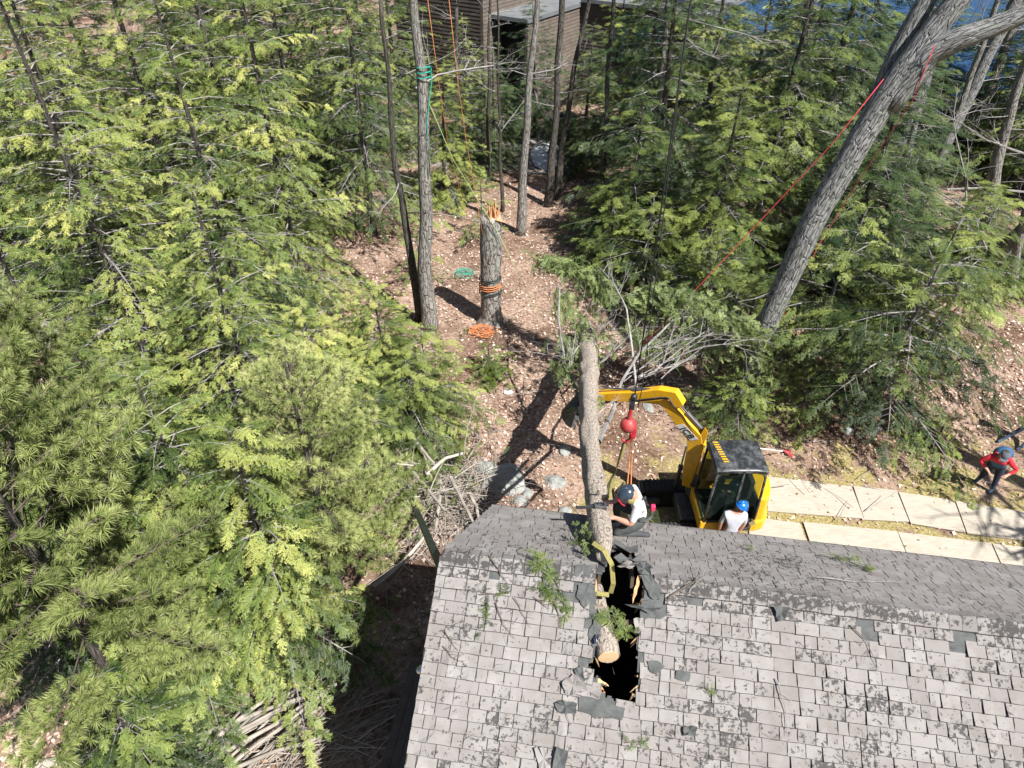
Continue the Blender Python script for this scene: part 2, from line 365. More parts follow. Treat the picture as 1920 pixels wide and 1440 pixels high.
class Acc:
    def __init__(s): s.v = []; s.f = []; s.u = []; s.m = []; s.n = 0; s.cur = 0
    def add(s, vs_, fs, uvs=None):
        b = s.n
        s.v.extend([tuple(p) for p in vs_]); s.n += len(vs_)
        for i, f in enumerate(fs):
            s.f.append(tuple(b + k for k in f)); s.m.append(s.cur)
            s.u.append(uvs[i] if uvs else None)
    def box(s, c, half, rot=None, jit=0):
        c = Vector(c); rot = rot or Matrix.Identity(3)
        vs_ = []
        for z in (-1, 1):
            for x, y in ((-1, -1), (1, -1), (1, 1), (-1, 1)):
                q = Vector((x * half[0], y * half[1], z * half[2]))
                if jit: q += Vector((rnd.uniform(-jit, jit), rnd.uniform(-jit, jit), rnd.uniform(-jit, jit)))
                vs_.append(c + rot @ q)
        s.add(vs_, [(3, 2, 1, 0), (4, 5, 6, 7), (0, 1, 5, 4), (1, 2, 6, 5), (2, 3, 7, 6), (3, 0, 4, 7)])
    def hexa(s, bot, top):
        """bot/top: 4 corners each, same order, counter-clockwise from above"""
        s.add(list(bot) + list(top), [(3, 2, 1, 0), (4, 5, 6, 7), (0, 1, 5, 4), (1, 2, 6, 5), (2, 3, 7, 6), (3, 0, 4, 7)])
    def tube(s, pts, rad, sides=8, caps=True, rough=0.0, seed=0, vscale=1.0):
        pts = [Vector(p) for p in pts]
        if not hasattr(rad, '__len__'): rad = [rad] * len(pts)
        t0 = (pts[1] - pts[0]).normalized()
        up = Vector((0, 0, 1)) if abs(t0.z) < 0.9 else Vector((1, 0, 0))
        x = t0.cross(up).normalized(); vs_ = []; L = 0; Ls = []
        for i, p in enumerate(pts):
            a = pts[min(i + 1, len(pts) - 1)] - pts[max(i - 1, 0)]
            if a.length < 1e-6: a = t0
            a.normalize()
            x = (x - a * x.dot(a))
            if x.length < 1e-5: x = a.orthogonal()
            x.normalize(); y = a.cross(x)
            if i: L += (pts[i] - pts[i - 1]).length
            Ls.append(L)
            for k in range(sides):
                an = 2 * math.pi * k / sides
                rr = rad[i]
                if rough: rr *= 1 + rough * noise.noise(Vector((math.cos(an) * 1.3 + seed, math.sin(an) * 1.3, L * 1.6)))
                vs_.append(p + x * (math.cos(an) * rr) + y * (math.sin(an) * rr))
        fs = []; uv = []
        for i in range(len(pts) - 1):
            for k in range(sides):
                k2 = (k + 1) % sides
                fs.append((i * sides + k, i * sides + k2, (i + 1) * sides + k2, (i + 1) * sides + k))
                u0, u1 = k / sides, (k + 1) / sides
                uv.append([(u0, Ls[i]), (u1, Ls[i]), (u1, Ls[i + 1]), (u0, Ls[i + 1])])
        if caps:
            n_ = len(pts) - 1
            fs.append(tuple(range(sides - 1, -1, -1))); uv.append([(0.5, 0)] * sides)
            fs.append(tuple(n_ * sides + k for k in range(sides))); uv.append([(0.5, 0)] * sides)
        s.add(vs_, fs, uv)
    def ball(s, c, r, rot=None, nu=12, nv=8, half=False):
        c = Vector(c); rot = rot or Matrix.Identity(3)
        if not hasattr(r, '__len__'): r = (r, r, r)
        vs_ = []; nn = nv
        for i in range(nn + 1):
            th = (math.pi / 2 if half else math.pi) * i / nn
            for k in range(nu):
                ph = 2 * math.pi * k / nu
                vs_.append(c + rot @ Vector((r[0] * math.sin(th) * math.cos(ph), r[1] * math.sin(th) * math.sin(ph), r[2] * math.cos(th))))
        fs = [(i * nu + k, (i + 1) * nu + k, (i + 1) * nu + (k + 1) % nu, i * nu + (k + 1) % nu) for i in range(nn) for k in range(nu)]
        s.add(vs_, fs)
    def build(s, name, mat, parent=None, smooth=False, bev=0.0, local=False):
        me = bpy.data.meshes.new(name)
        me.from_pydata(s.v, [], s.f)
        mats = mat if isinstance(mat, (list, tuple)) else [mat]
        for q in mats: me.materials.append(q)
        if len(mats) > 1: me.polygons.foreach_set('material_index', s.m)
        if any(u is not None for u in s.u):
            ul = me.uv_layers.new(name='UVMap')
            d = []
            for f, u in zip(s.f, s.u):
                d.extend(u if u is not None else [(0, 0)] * len(f))
            ul.data.foreach_set('uv', [c for p in d for c in p])
        if smooth: me.polygons.foreach_set('use_smooth', [True] * len(me.polygons))
        me.validate(clean_customdata=False); me.update()
        o = bpy.data.objects.new(name, me)
        COL.objects.link(o)
        if bev:
            b = o.modifiers.new('bevel', 'BEVEL'); b.width = bev; b.segments = 2; b.limit_method = 'ANGLE'
        if parent is not None:
            if local: o.parent = parent
            else: setpar(o, parent)
        return o

def np_mesh(name, V, F, mat, tint=None, uv=False, smooth=False):
    """V (n,3), F (m,k) arrays"""
    me = bpy.data.meshes.new(name)
    k = F.shape[1]
    me.vertices.add(len(V)); me.vertices.foreach_set('co', V.astype(np.float32).ravel())
    me.loops.add(F.size); me.loops.foreach_set('vertex_index', F.astype(np.int32).ravel())
    me.polygons.add(len(F)); me.polygons.foreach_set('loop_start', np.arange(0, F.size, k, dtype=np.int32))
    me.materials.append(mat)
    if tint is not None:
        a = me.attributes.new('tint', 'FLOAT', 'POINT'); a.data.foreach_set('value', tint.astype(np.float32))
    me.update(calc_edges=True)
    return me
def rot_from(xdir, up, roll=0.0):
    x = xdir / np.linalg.norm(xdir)
    y = np.cross(up, x); ny = np.linalg.norm(y)
    y = y / ny if ny > 1e-4 else np.array([0, 1.0, 0])
    z = np.cross(x, y)
    c, s_ = math.cos(roll), math.sin(roll)
    return np.stack([x, y * c + z * s_, -y * s_ + z * c], axis=1)   # columns

# ------------------------------------------------------------------ foliage templates
def spray_template(L, ntw, step, tl, wd, seed):
    r = np.random.RandomState(seed); T = []; K = []
    def tri(a, b, c, k): T.extend([a, b, c]); K.extend(k)
    def droop(x, y): return -0.28 * x * x / L - 0.5 * y * y
    for i in range(ntw):
        x0 = L * (0.04 + 0.92 * i / ntw)
        for sd_ in (-1, 1):
            if r.rand() < .15: continue
            ln = (0.46 * L) * (1 - (i / ntw)) ** 0.6 * r.uniform(0.5, 1.25) + 0.05 * L
            an = sd_ * (R(46) + r.uniform(-.38, .38))
            dx, dy = math.cos(an), math.sin(an)
            px_, py_ = -dy, dx
            w2 = wd * 0.5
            e = (x0 + dx * ln, dy * ln)
            zz = droop(*e) + r.uniform(-.012, .012)
            z0 = droop(x0, 0)
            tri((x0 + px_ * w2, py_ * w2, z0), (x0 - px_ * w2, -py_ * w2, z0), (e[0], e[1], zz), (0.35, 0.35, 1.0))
            m = max(1, int(ln / step))
            for j in range(m):
                q = (j + 0.6) / m
                bx, by = x0 + dx * ln * q, dy * ln * q
                bz = z0 + (zz - z0) * q
                for s2 in (-1, 1):
                    a2 = an + s2 * R(50) + r.uniform(-.3, .3); l2 = tl * r.uniform(.6, 1.2) * (1.1 - 0.5 * q)
                    ex, ey = bx + math.cos(a2) * l2, by + math.sin(a2) * l2
                    qx, qy = -math.sin(a2) * w2 * 0.9, math.cos(a2) * w2 * 0.9
                    ez = bz + r.uniform(-.02, .008)
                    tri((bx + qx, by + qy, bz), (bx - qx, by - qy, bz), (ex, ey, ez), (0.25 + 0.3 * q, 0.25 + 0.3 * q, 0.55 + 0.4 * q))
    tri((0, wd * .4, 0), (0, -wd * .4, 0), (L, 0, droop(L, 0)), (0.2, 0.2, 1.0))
    return np.array(T), np.array(K)
SPR_HI = [spray_template(0.36, 7, 0.034, 0.052, 0.019, s) for s in (1, 2, 3, 6)]
SPR_LO = [spray_template(0.52, 6, 0.085, 0.095, 0.034, s) for s in (4, 5, 7)]
SPR_FINE = [spray_template(0.42, 8, 0.028, 0.042, 0.015, s) for s in (8, 9)]

def place_sprays(temps, items, seed):
    """items: list of (pos, xdir, scale, roll, tintshift)"""
    r = np.random.RandomState(seed); Vs = []; Ts = []
    up = np.array([0, 0, 1.0])
    grp = {}
    for it in items: grp.setdefault(r.randint(len(temps)), []).append(it)
    for gi, its in grp.items():
        T, K = temps[gi]
        Rm = np.array([rot_from(it[1], up, it[3]) for it in its])
        sc = np.array([it[2] for it in its])
        pos = np.array([it[0] for it in its])
        ti = np.array([it[4] for it in its])
        V = np.einsum('nij,vj->nvi', Rm, T) * sc[:, None, None] + pos[:, None, :]
        Vs.append(V.reshape(-1, 3)); Ts.append((K[None, :] * 0.75 + ti[:, None]).ravel())
    V = np.concatenate(Vs); T = np.clip(np.concatenate(Ts), 0, 1)
    F = np.arange(len(V)).reshape(-1, 3)
    return V, F, T

def hemlock_mesh(h, Rr, nb, temps, sp, sc, seed, mat, z0=0.12, gap=.26):
    r = np.random.RandomState(seed); items = []
    trunk = Acc(); limb = Acc()
    lean = r.uniform(-.03, .03, 2) * h
    def cx(z): return np.array([lean[0] * (z / h) ** 1.5, lean[1] * (z / h) ** 1.5, z])
    n_ = 9
    trunk.tube([cx(h * .95 * i / n_) for i in range(n_ + 1)], [0.0115 * h * (1 - 0.93 * i / n_) + 0.01 for i in range(n_ + 1)], 8, rough=.15, seed=seed)
    for i in range(nb):
        q = (i + r.uniform(0, .9)) / nb
        z = h * (z0 + (0.97 - z0) * q)
        L = Rr * (1 - q ** 1.5) ** 0.9 * r.uniform(0.45, 1.2) + 0.3
        if r.rand() < .16: continue
        if r.rand() < .1: L *= 1.15
        az = i * 2.399 + r.uniform(-.5, .5)
        pitch = R(-4 + 34 * q + r.uniform(-10, 10))
        dh = np.array([math.cos(az), math.sin(az), 0])
        def bp(t):
            d = L * t
            return cx(z) + dh * d * math.cos(pitch) + np.array([0, 0, math.sin(pitch) * d - 0.30 * L * t * t])
        limb.tube([bp(t) for t in (0, .35, .7, 1)], [0.006 * L + 0.007, 0.005 * L + .005, .005, .002], 4, caps=False)
        side = np.cross(dh, [0, 0, 1.0])
        ns = max(2, int(L / gap))
        shift = r.uniform(-.34, .30)
        for k in range(ns):
            t = 0.15 + 0.85 * (k + .5) / ns
            p0 = bp(t); tan = bp(min(1, t + .05)) - bp(t - .05); tan /= np.linalg.norm(tan)
            sl = L * 0.42 * (1.05 - t) * r.uniform(.6, 1.2)
            for sg in (-1, 1):
                if sl > .3:
                    sdir = tan * .62 + sg * side * .78 + np.array([0, 0, -.12])
                    sdir /= np.linalg.norm(sdir)
                    m = max(1, int(sl / (gap * .9) * sp))
                    for j in range(m):
                        u = (j + .7) / m * sl
                        pp = p0 + sdir * u + np.array([0, 0, -.22 * u * u]) + r.normal(0, .03, 3)
                        d2 = sdir + side * r.uniform(-.5, .5) + tan * r.uniform(-.2, .5) + np.array([0, 0, -.30 * r.rand()])
                        items.append((pp, d2, sc * r.uniform(.5, 1.3), r.normal(0, .5), shift + r.uniform(-.15, .15) + .1 * q))
                    if sl > .5: limb.tube([p0, p0 + sdir * sl + np.array([0, 0, -.2 * sl * sl])], [.006, .002], 3, caps=False)
                else:
                    d2 = tan + sg * side * r.uniform(.3, .9) + np.array([0, 0, -.3 * r.rand()])
                    items.append((p0, d2, sc * r.uniform(.6, 1.0), r.normal(0, .3), shift + .15))
        items.append((bp(.95), bp(1) - bp(.9), sc, r.normal(0, .3), shift + .25))
    for k in range(4): items.append((cx(h * (0.94 + .015 * k)), np.array([r.uniform(-.5, .5), r.uniform(-.5, .5), .9]), sc * .7, 0, .2))
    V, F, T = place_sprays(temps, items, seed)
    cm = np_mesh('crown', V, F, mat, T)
    return (cm, trunk, limb, len(F))

def pine_mesh(h, Rr, nb, seed, z0=.25):
    r = np.random.RandomState(seed); trunk = Acc(); limb = Acc(); V = []; T = []
    trunk.tube([(0, 0, h * i / 8) for i in range(9)], [0.016 * h * (1 - .9 * i / 8) + .012 for i in range(9)], 8, rough=.12, seed=seed)
    def tuft(p, d, s, sh):
        d = d / np.linalg.norm(d); n_ = 40
        a = r.normal(0, 1, (n_, 3)); a -= (a @ d)[:, None] * d; a /= np.linalg.norm(a, axis=1)[:, None]
        sp = r.uniform(.25, .95, n_)[:, None]
        dirs = d * (1 - sp * .55) + a * sp; dirs /= np.linalg.norm(dirs, axis=1)[:, None]
        ln = (s * r.uniform(.75, 1.1, n_))[:, None]
        base = p - d * r.uniform(0, .06, n_)[:, None]
        tip = base + dirs * ln + np.array([0, 0, -.015])
        wv = np.cross(dirs, r.normal(0, 1, (n_, 3))); wv /= np.linalg.norm(wv, axis=1)[:, None]; wv *= .006
        V.append(np.stack([base + wv, base - wv, tip], axis=1).reshape(-1, 3))
        T.append(np.tile([.35, .35, .85], n_) + sh + r.uniform(-.1, .1))
    for i in range(nb):
        q = (i + r.rand()) / nb; z = h * (z0 + (.97 - z0) * q)
        L = Rr * (1 - q) ** .55 * r.uniform(.6, 1.1) + .25
        az = i * 2.399 + r.uniform(-.5, .5); pitch = R(5 + 35 * q + r.uniform(-8, 12))
        dh = np.array([math.cos(az), math.sin(az), 0]); side = np.cross(dh, [0, 0, 1.])
        bp = lambda t: np.array([0, 0, z]) + dh * L * t * math.cos(pitch) + np.array([0, 0, math.sin(pitch) * L * t + .08 * L * t * t])
        limb.tube([bp(t) for t in (0, .5, 1)], [.004 * L + .006, .006, .003], 4, caps=False)
        sh = r.uniform(-.2, .2)
        ns = max(2, int(L / .16))
        for k in range(ns):
            t = .3 + .7 * (k + .5) / ns; p0 = bp(t)
            for sg in (-1, 1):
                sl = L * .38 * (1.15 - t) * r.uniform(.6, 1.2) + .06
                sd_ = dh * .7 + sg * side * .7 + np.array([0, 0, r.uniform(0, .25)])
                limb.tube([p0, p0 + sd_ * sl], [.005, .002], 3, caps=False)
                m = max(1, int(sl / .13))
                for j in range(m):
                    pp = p0 + sd_ * sl * (j + 1) / m + r.normal(0, .025, 3)
                    tuft(pp, sd_ + np.array([0, 0, .45]) + r.normal(0, .25, 3), r.uniform(.12, .18), sh)
        tuft(bp(1), bp(1) - bp(.8) + np.array([0, 0, .2]), .14, sh + .1)
    V = np.concatenate(V); T = np.clip(np.concatenate(T), 0, 1); F = np.arange(len(V)).reshape(-1, 3)
    return (np_mesh('crown', V, F, M['pine'], T), trunk, limb, len(F))

TRI = 0
PROTO = {}
def proto(key, tup, barkm, limbm):
    global TRI
    cm, tr, lb, n_ = tup; TRI += n_
    to = tr.build('trunk', M[barkm], smooth=True); lo = lb.build('limbs', M[limbm])
    tm, lm = to.data, lo.data
    bpy.data.objects.remove(to); bpy.data.objects.remove(lo)
    PROTO[key] = (cm, tm, lm)
# ------------------------------------------------------------------ terrain
def gh(x, y):
    base = 0.22 * noise.noise(Vector((x * .16, y * .16, 3.1))) + 0.05 * noise.noise(Vector((x * .9, y * .9, 1)))
    # flat yard around the machine / plywood
    k = min(1, max(0, (math.hypot((x - 6.5) / 1.8, y - 11.5) - 3.5) / 3))
    base *= k
    base *= min(1, max(0, max(abs(x - 1.5) - 13, abs(y - 39.5) - 8.5) / 2 + 1)) if False else (0 if (abs(x - 1.5) < 14 and abs(y - 39.5) < 8) else 1)
    s_ = 58 - 1.1 * (x - 14.6)
    if x > 4 or y > 70:
        d = y - s_ + (0 if x > 4 else 0)
        if d > -4: base -= min(2.5, (d + 4) * .22)
    return base
def build_ground():
    xs = np.concatenate([np.arange(-60, -12, 2.0), np.arange(-12, 22, .35), np.arange(22, 90.1, 2.0)])
    ys = np.concatenate([np.arange(-25, 0, 2.0), np.arange(0, 45, .4), np.arange(45, 130, 2.5), np.arange(130, 1001, 60.)])
    a = Acc(); nx, ny = len(xs), len(ys)
    vs_ = [(x, y, gh(x, y)) for y in ys for x in xs]
    fs = [(j * nx + i, j * nx + i + 1, (j + 1) * nx + i + 1, (j + 1) * nx + i) for j in range(ny - 1) for i in range(nx - 1)]
    a.add(vs_, fs)
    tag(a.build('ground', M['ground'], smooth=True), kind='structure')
    w_ = Acc(); w_.add([(-300, 40, -.75), (500, 40, -.75), (500, 1000, -.75), (-300, 1000, -.75)], [(0, 1, 2, 3)])
    # keep the lake only where the bank has dropped below it
    tag(w_.build('lake_water', M['water']), kind='structure')
build_ground()

def leaves():
    r = np.random.RandomState(5); n_ = 200000
    # density by distance: more near
    Y = 8 + 34 * r.rand(n_) ** 1.0; X = (r.rand(n_) * 2 - 1) * (Y * .8 + 3.5)
    X[:18000] = r.uniform(-9.5, -4.2, 18000); Y[:18000] = r.uniform(4, 9.5, 18000)
    moss = (np.clip(X * .35 + .1, 0, 1) * np.clip(3.4 - .2 * Y, 0, 1))
    keep = r.rand(n_) > moss * .80
    dn = np.sin(X * 1.7 + 2 * np.sin(Y * .9)) * np.sin(Y * 1.3 + 1.6 * np.sin(X * 1.1)) + .5 * np.sin(X * 4.1 + Y * 2.3)
    keep &= r.rand(n_) < np.clip(.78 + .45 * dn, .12, 1)
    keep &= ~((X > -4.0) & (X < -.5) & (Y < 10.6) & (r.rand(n_) < .8))  # leaves thinned beside the gable so the shaded gap reads darker
    keep &= ~((X > -.8) & (X < 10) & (Y < 7.6))
    X, Y = X[keep], Y[keep]; n_ = len(X)
    Z = np.array([gh(x, y) for x, y in zip(X, Y)]) + r.uniform(.008, .045, n_)
    s_ = .016 + .045 * r.rand(n_) ** 1.7; a = r.uniform(0, 6.28, n_)
    tx, ty = r.normal(0, .35, n_), r.normal(0, .35, n_)
    dx = np.stack([np.cos(a), np.sin(a), tx], 1) * s_[:, None]
    dy = np.stack([-np.sin(a), np.cos(a), ty], 1) * (s_ * r.uniform(.5, .9, n_))[:, None]
    c = np.stack([X, Y, Z], 1)
    V = np.stack([c - dx, c - dy, c + dx, c + dy], 1).reshape(-1, 3)
    F = np.arange(len(V)).reshape(-1, 4)
    o = bpy.data.objects.new('leaf_litter', np_mesh('leaf_litter', V, F, M['leaf']))
    link(o); tag(o, 'pinkish brown dead leaves covering the forest floor', 'leaf litter', kind='stuff')
leaves()

# ------------------------------------------------------------------ house with the torn roof
PSI = R(8.8); AL = R(30.5)
R0 = P(830, 1035, 5.75)
ra = Vector((math.cos(PSI), -math.sin(PSI), 0))
pf = Vector((math.sin(PSI), math.cos(PSI), 0))         # horizontal, away
sn = -pf * math.cos(AL) - Vector((0, 0, math.sin(AL))) # near slope, downwards
sf = pf * math.cos(AL) - Vector((0, 0, math.sin(AL)))
nn_ = (-pf * math.sin(AL) + Vector((0, 0, math.cos(AL))))  # near normal (up)
nf_ = (pf * math.sin(AL) + Vector((0, 0, math.cos(AL))))
def NR(a, s, h=0): return R0 + ra * a + sn * s + nn_ * h
def FR(a, s, h=0): return R0 + ra * a + sf * s + nf_ * h
def px_near(x, y):
    q = PPL(x, y, R0, nn_) - R0; return q.dot(ra), q.dot(sn)
def px_far(x, y):
    q = PPL(x, y, R0, nf_) - R0; return q.dot(ra), q.dot(sf)
RL = 9.3                                   # ridge length
fe = px_far(930, 945); fe2 = px_far(1500, 1012)
SF = (fe[1] + fe2[1]) / 2                  # far slope length
CUT = fe[0] / SF                           # rake of far slope runs in by this per metre
SN = 5.2
house = empty('house', (R0.x + 3.5, R0.y, 0), 'brown house whose grey shingled roof is torn open by a fallen tree', 'house')
hole_px = [(1108, 1064), (1150, 1056), (1178, 1062), (1213, 1076), (1208, 1118), (1200, 1146), (1200, 1180), (1194, 1215), (1196, 1250), (1191, 1322), (1172, 1326), (1150, 1312), (1126, 1302), (1134, 1285), (1100, 1262), (1108, 1240), (1128, 1222), (1122, 1195), (1128, 1165), (1112, 1140), (1116, 1100)]
HOLE = [px_near(*p) for p in hole_px]
def rag(poly, amp, m=4, seed=3):
    rr = random.Random(seed); out = []
    for i in range(len(poly)):
        a_ = Vector(poly[i]); b_ = Vector(poly[(i + 1) % len(poly)]); d_ = (b_ - a_); nrm = Vector((-d_.y, d_.x)).normalized() if d_.length else Vector((0, 0))
        for k in range(m):
            q_ = a_ + d_ * (k / m)
            if k: q_ += nrm * rr.uniform(-amp, amp)
            out.append((q_.x, q_.y))
    return out
HOLE[0] = (HOLE[0][0], -.01); HOLE[1] = (HOLE[1][0], -.01); HOLE[2] = (HOLE[2][0], -.01); HOLE[3] = (HOLE[3][0], -.01)
fhole_px = [(1138, 1056), (1140, 1032), (1165, 1028), (1190, 1033), (1196, 1060), (1205, 1082), (1128, 1074)]
FHOLE = [px_far(*p) for p in fhole_px]
EDGE0, EDGE1 = HOLE[0][0], HOLE[3][0]
HOLE = [(x_, y_ if k_ < 12 and y_ < 0 else y_) for k_, (x_, y_) in enumerate(rag(HOLE, .032))]
HOLE = [(x_, -.02) if y_ < .04 else (x_, y_) for x_, y_ in HOLE]
def inside(p, poly):
    x, y = p; c = False; n_ = len(poly)
    for i in range(n_):
        x1, y1 = poly[i]; x2, y2 = poly[(i + 1) % n_]
        if (y1 > y) != (y2 > y) and x < (x2 - x1) * (y - y1) / (y2 - y1) + x1: c = not c
    return c
def pdist(p, poly):
    d = 9; x, y = p
    for i in range(len(poly)):
        a = Vector(poly[i]); b = Vector(poly[(i + 1) % len(poly)]); q = Vector(p)
        t = max(0, min(1, (q - a).dot(b - a) / max(1e-9, (b - a).length_squared)))
        d = min(d, (a + (b - a) * t - q).length)
    return d
h0 = min(p[0] for p in HOLE) - .1; h1 = max(p[0] for p in HOLE) + .1
s1_ = max(p[1] for p in HOLE) + .1
# roof deck slabs: whole panels round the opening, a fine grid of splinters next to it
def slab(acc, fn, a0, a1, s0, s1, top=-.004, th=.03):
    acc.hexa([fn(a0, s1, top - th), fn(a1, s1, top - th), fn(a1, s0, top - th), fn(a0, s0, top - th)],
             [fn(a0, s1, top), fn(a1, s1, top), fn(a1, s0, top), fn(a0, s0, top)])
near_a = Acc()
slab(near_a, NR, 0, h0, 0, SN); slab(near_a, NR, h1, RL, 0, SN); slab(near_a, NR, h0, h1, s1_, SN)
da = .025
i = h0
while i < h1 - 1e-6:
    s_ = 0.0; run = None
    ww = min(da, h1 - i)
    while s_ < s1_ - 1e-6:
        c = (i + ww / 2 + .012 * noise.noise(Vector((i * 40, s_ * 30, 0))), s_ + .0125 + .02 * noise.noise(Vector((i * 50, s_ * 8, 5))))
        ins = inside(c, HOLE)
        if not ins and run is None: run = s_
        if ins and run is not None: slab(near_a, NR, i, i + ww, run, s_); run = None
        s_ += .025
    if run is not None: slab(near_a, NR, i, i + ww, run, s1_)
    i += ww
near_roof = near_a.build('near_roof_slope', M['under_grey'], house)
near_roof.data.materials.append(M['sheath'])
far_a = Acc()
fh0 = min(p[0] for p in FHOLE) - .02; fh1 = max(p[0] for p in FHOLE) + .02; fs1 = max(p[1] for p in FHOLE) + .03
def fslab(a0, a1, s0, s1):
    slab(far_a, lambda a, s, h: FR(a, s, h), a1, a0, s0, s1)
# left piece follows the slanted rake
far_a.hexa([FR(fh0, SF, -.034), FR(CUT * SF, SF, -.034), FR(0, 0, -.034), FR(fh0, 0, -.034)],
           [FR(fh0, SF, -.004), FR(CUT * SF, SF, -.004), FR(0, 0, -.004), FR(fh0, 0, -.004)])
fslab(fh1, RL, 0, SF); fslab(fh0, fh1, fs1, SF)
i = fh0
while i < fh1 - 1e-6:
    ww = min(.03, fh1 - i); s_ = 0; 
    while s_ < fs1 - 1e-6:
        if not inside((i + ww / 2, s_ + .015), FHOLE): fslab(i, i + ww, s_, s_ + .03)
        s_ += .03
    i += ww
far_roof = far_a.build('far_roof_slope', M['under_grey'], house)

BARE_px = [[(1203, 1078), (1240, 1090), (1232, 1120), (1262, 1152), (1205, 1160), (1205, 1130)],
           [(1085, 1290), (1180, 1330), (1150, 1345), (1085, 1335)],
           [(1078, 1062), (1112, 1064), (1112, 1100), (1105, 1140), (1080, 1130), (1085, 1100)],
           [(1218, 1238), (1244, 1245), (1236, 1262), (1215, 1258)],
           [(1120, 1170), (1108, 1240), (1095, 1215), (1100, 1180)]]
BARE = [[px_near(*p) for p in b] for b in BARE_px]
# shingles
def tab_mesh(w_, e, seed, th=.009, lk=1.0):
    r = random.Random(seed)
    ov = .035; g = .0055
    j = lambda k: r.uniform(-k, k)
    lift = [(r.uniform(.006, .016) + (r.uniform(.01, .03) if r.random() < .16 else 0)) * lk for _ in range(3)]
    xs = (-w_ / 2 + g, 0, w_ / 2 - g)
    V = []
    for x, lf in zip(xs, lift):
        for (s, h) in ((-ov, .003), (e * .5, .005 + lf * .35), (e - .006 + j(.004), .004 + lf)):
            V.append((x + j(.004), s, h))
    V2 = []
    for k, (x, s, h) in enumerate(V):
        V2.append((x + (-.0045 if k < 3 else .0045 if k > 5 else 0), s + (.007 if s > e * .8 else 0), h - th if s > 0 else h - .003))
    F = []
    for i in range(2):
        for k in range(2):
            a = i * 3 + k; F.append((a, a + 1, a + 4, a + 3)[::-1])
    n_ = 9
    for a, b in ((2, 5), (5, 8)): F.append((a, b, b + n_, a + n_))          # lower edge
    for a, b in ((0, 1), (1, 2)): F.append((b, a, a + n_, b + n_)[::-1])
    for a, b in ((6, 7), (7, 8)): F.append((a, b, b + n_, a + n_)[::-1])
    return V, V2, F
TAB_MI = [0, 0, 0, 0, 1, 1, 1, 1, 1, 1]
EXP = .146
def rows(amax, smax, amin_fn, seed):
    r = random.Random(seed); out = []
    nr = int(smax / EXP) + 1
    for i in range(nr):
        s = i * EXP
        x = amin_fn(s) - .02 + r.uniform(-.1, 0)
        first = True
        while x < amax:
            w_ = r.choice((.14, .18, .2, .22, .25, .28))
            if r.random() < .1: w_ = .12
            a0 = max(x, amin_fn(s) - .03); 
            if x + w_ - a0 > .03: out.append((i, (a0 + x + w_) / 2, s, x + w_ - a0))
            x += w_
    return out
near_tabs = []
for (i, a, s, w_) in rows(RL, SN, lambda s: 0, 3):
    cc = (a, s + EXP / 2)
    if inside(cc, HOLE) or any(inside(cc, b) for b in BARE): continue
    d = pdist(cc, HOLE)
    # trim tabs that stick into the opening
    if inside((a - w_ * .4, s + EXP * .5), HOLE) or inside((a - w_ * .4, s + EXP * .8), HOLE): a += w_ * .22; w_ *= .55
    elif inside((a + w_ * .4, s + EXP * .5), HOLE) or inside((a + w_ * .4, s + EXP * .8), HOLE): a -= w_ * .22; w_ *= .55
    if i == 0 or (i in (1, 2) and math.sin(a * 9.1 + i) * math.sin(a * 3.3) > .62): continue
    near_tabs.append((i, a, s, w_, d))
def to_world_near(a, s, x, y, h, c=1, sn_=0):
    return NR(a + x * c - y * sn_, s + y * c + x * sn_, h)
# world matrix of a tab lying on the near slope
def tab_matrix(a, s, rot):
    Mx = Matrix((ra, sn, nn_)).transposed().to_4x4()
    Mx.translation = NR(a, s, 0)
    return Mx @ Matrix.Rotation(rot, 4, 'Z')
seen = []
for t in near_tabs:
    p = proj(NR(t[1], t[2] + .08)); 
    infr = -30 < p[0] < 1950 and p[1] < 1470
    seen.append((0 if infr else 1, p[2] if infr else 99, t))
seen.sort(key=lambda q: (q[0], q[1]))
pm = {}
stuff_near = Acc(); wear_s = []
def wear_val(a, s, i, d):
    return (.55 if i <= 1 else .0) + .5 * noise.noise(Vector((a * .5, i * .9, 2))) + (.25 if rnd.random() < .15 else 0)
def mk_tab_variant(w_, q, wear):
    key = (round(w_ * 50), q, wear)
    if key not in pm:
        V, V2, F = tab_mesh(round(w_ * 50) / 50, EXP, hash((key[0], q)) & 0xffff)
        me = bpy.data.meshes.new('shingle'); me.from_pydata(V + V2, [], F); me.materials.append(M['shingle']); me.materials.append(M['butt']); me.polygons.foreach_set('material_index', TAB_MI)
        at = me.attributes.new('wear', 'FLOAT', 'POINT'); at.data.foreach_set('value', [wear * .5] * len(me.vertices))
        me.update(); pm[key] = me
    return pm[key]
for n_i, (fl, dd, (i, a, s, w_, d)) in enumerate(seen):
    wv = wear_val(a, s, i, d)
    rot = rnd.gauss(0, .012) + (rnd.uniform(-.08, .08) if d < .25 else 0)
    if n_i < 300:
        o = bpy.data.objects.new('shingle', mk_tab_variant(w_, rnd.randrange(4), max(0, min(3, round(wv * 2)))))
        COL.objects.link(o); o.parent = near_roof
        o.matrix_basis = tab_matrix(a, s, rot)
        o.matrix_parent_inverse = worldm(near_roof).inverted()
    else:
        V, V2, F = tab_mesh(w_, EXP, rnd.randrange(9999))
        c_, s__ = math.cos(rot), math.sin(rot)
        stuff_near.add([to_world_near(a, s, x, y, h, c_, s__) for x, y, h in V + V2], F); stuff_near.m[-10:] = TAB_MI
        wear_s += [max(0, wv)] * 18
sh = stuff_near.build('shingle_field', [M['shingle'], M['butt']], near_roof)
tag(sh, kind='stuff')
at = sh.data.attributes.new('wear', 'FLOAT', 'POINT'); at.data.foreach_set('value', wear_s)
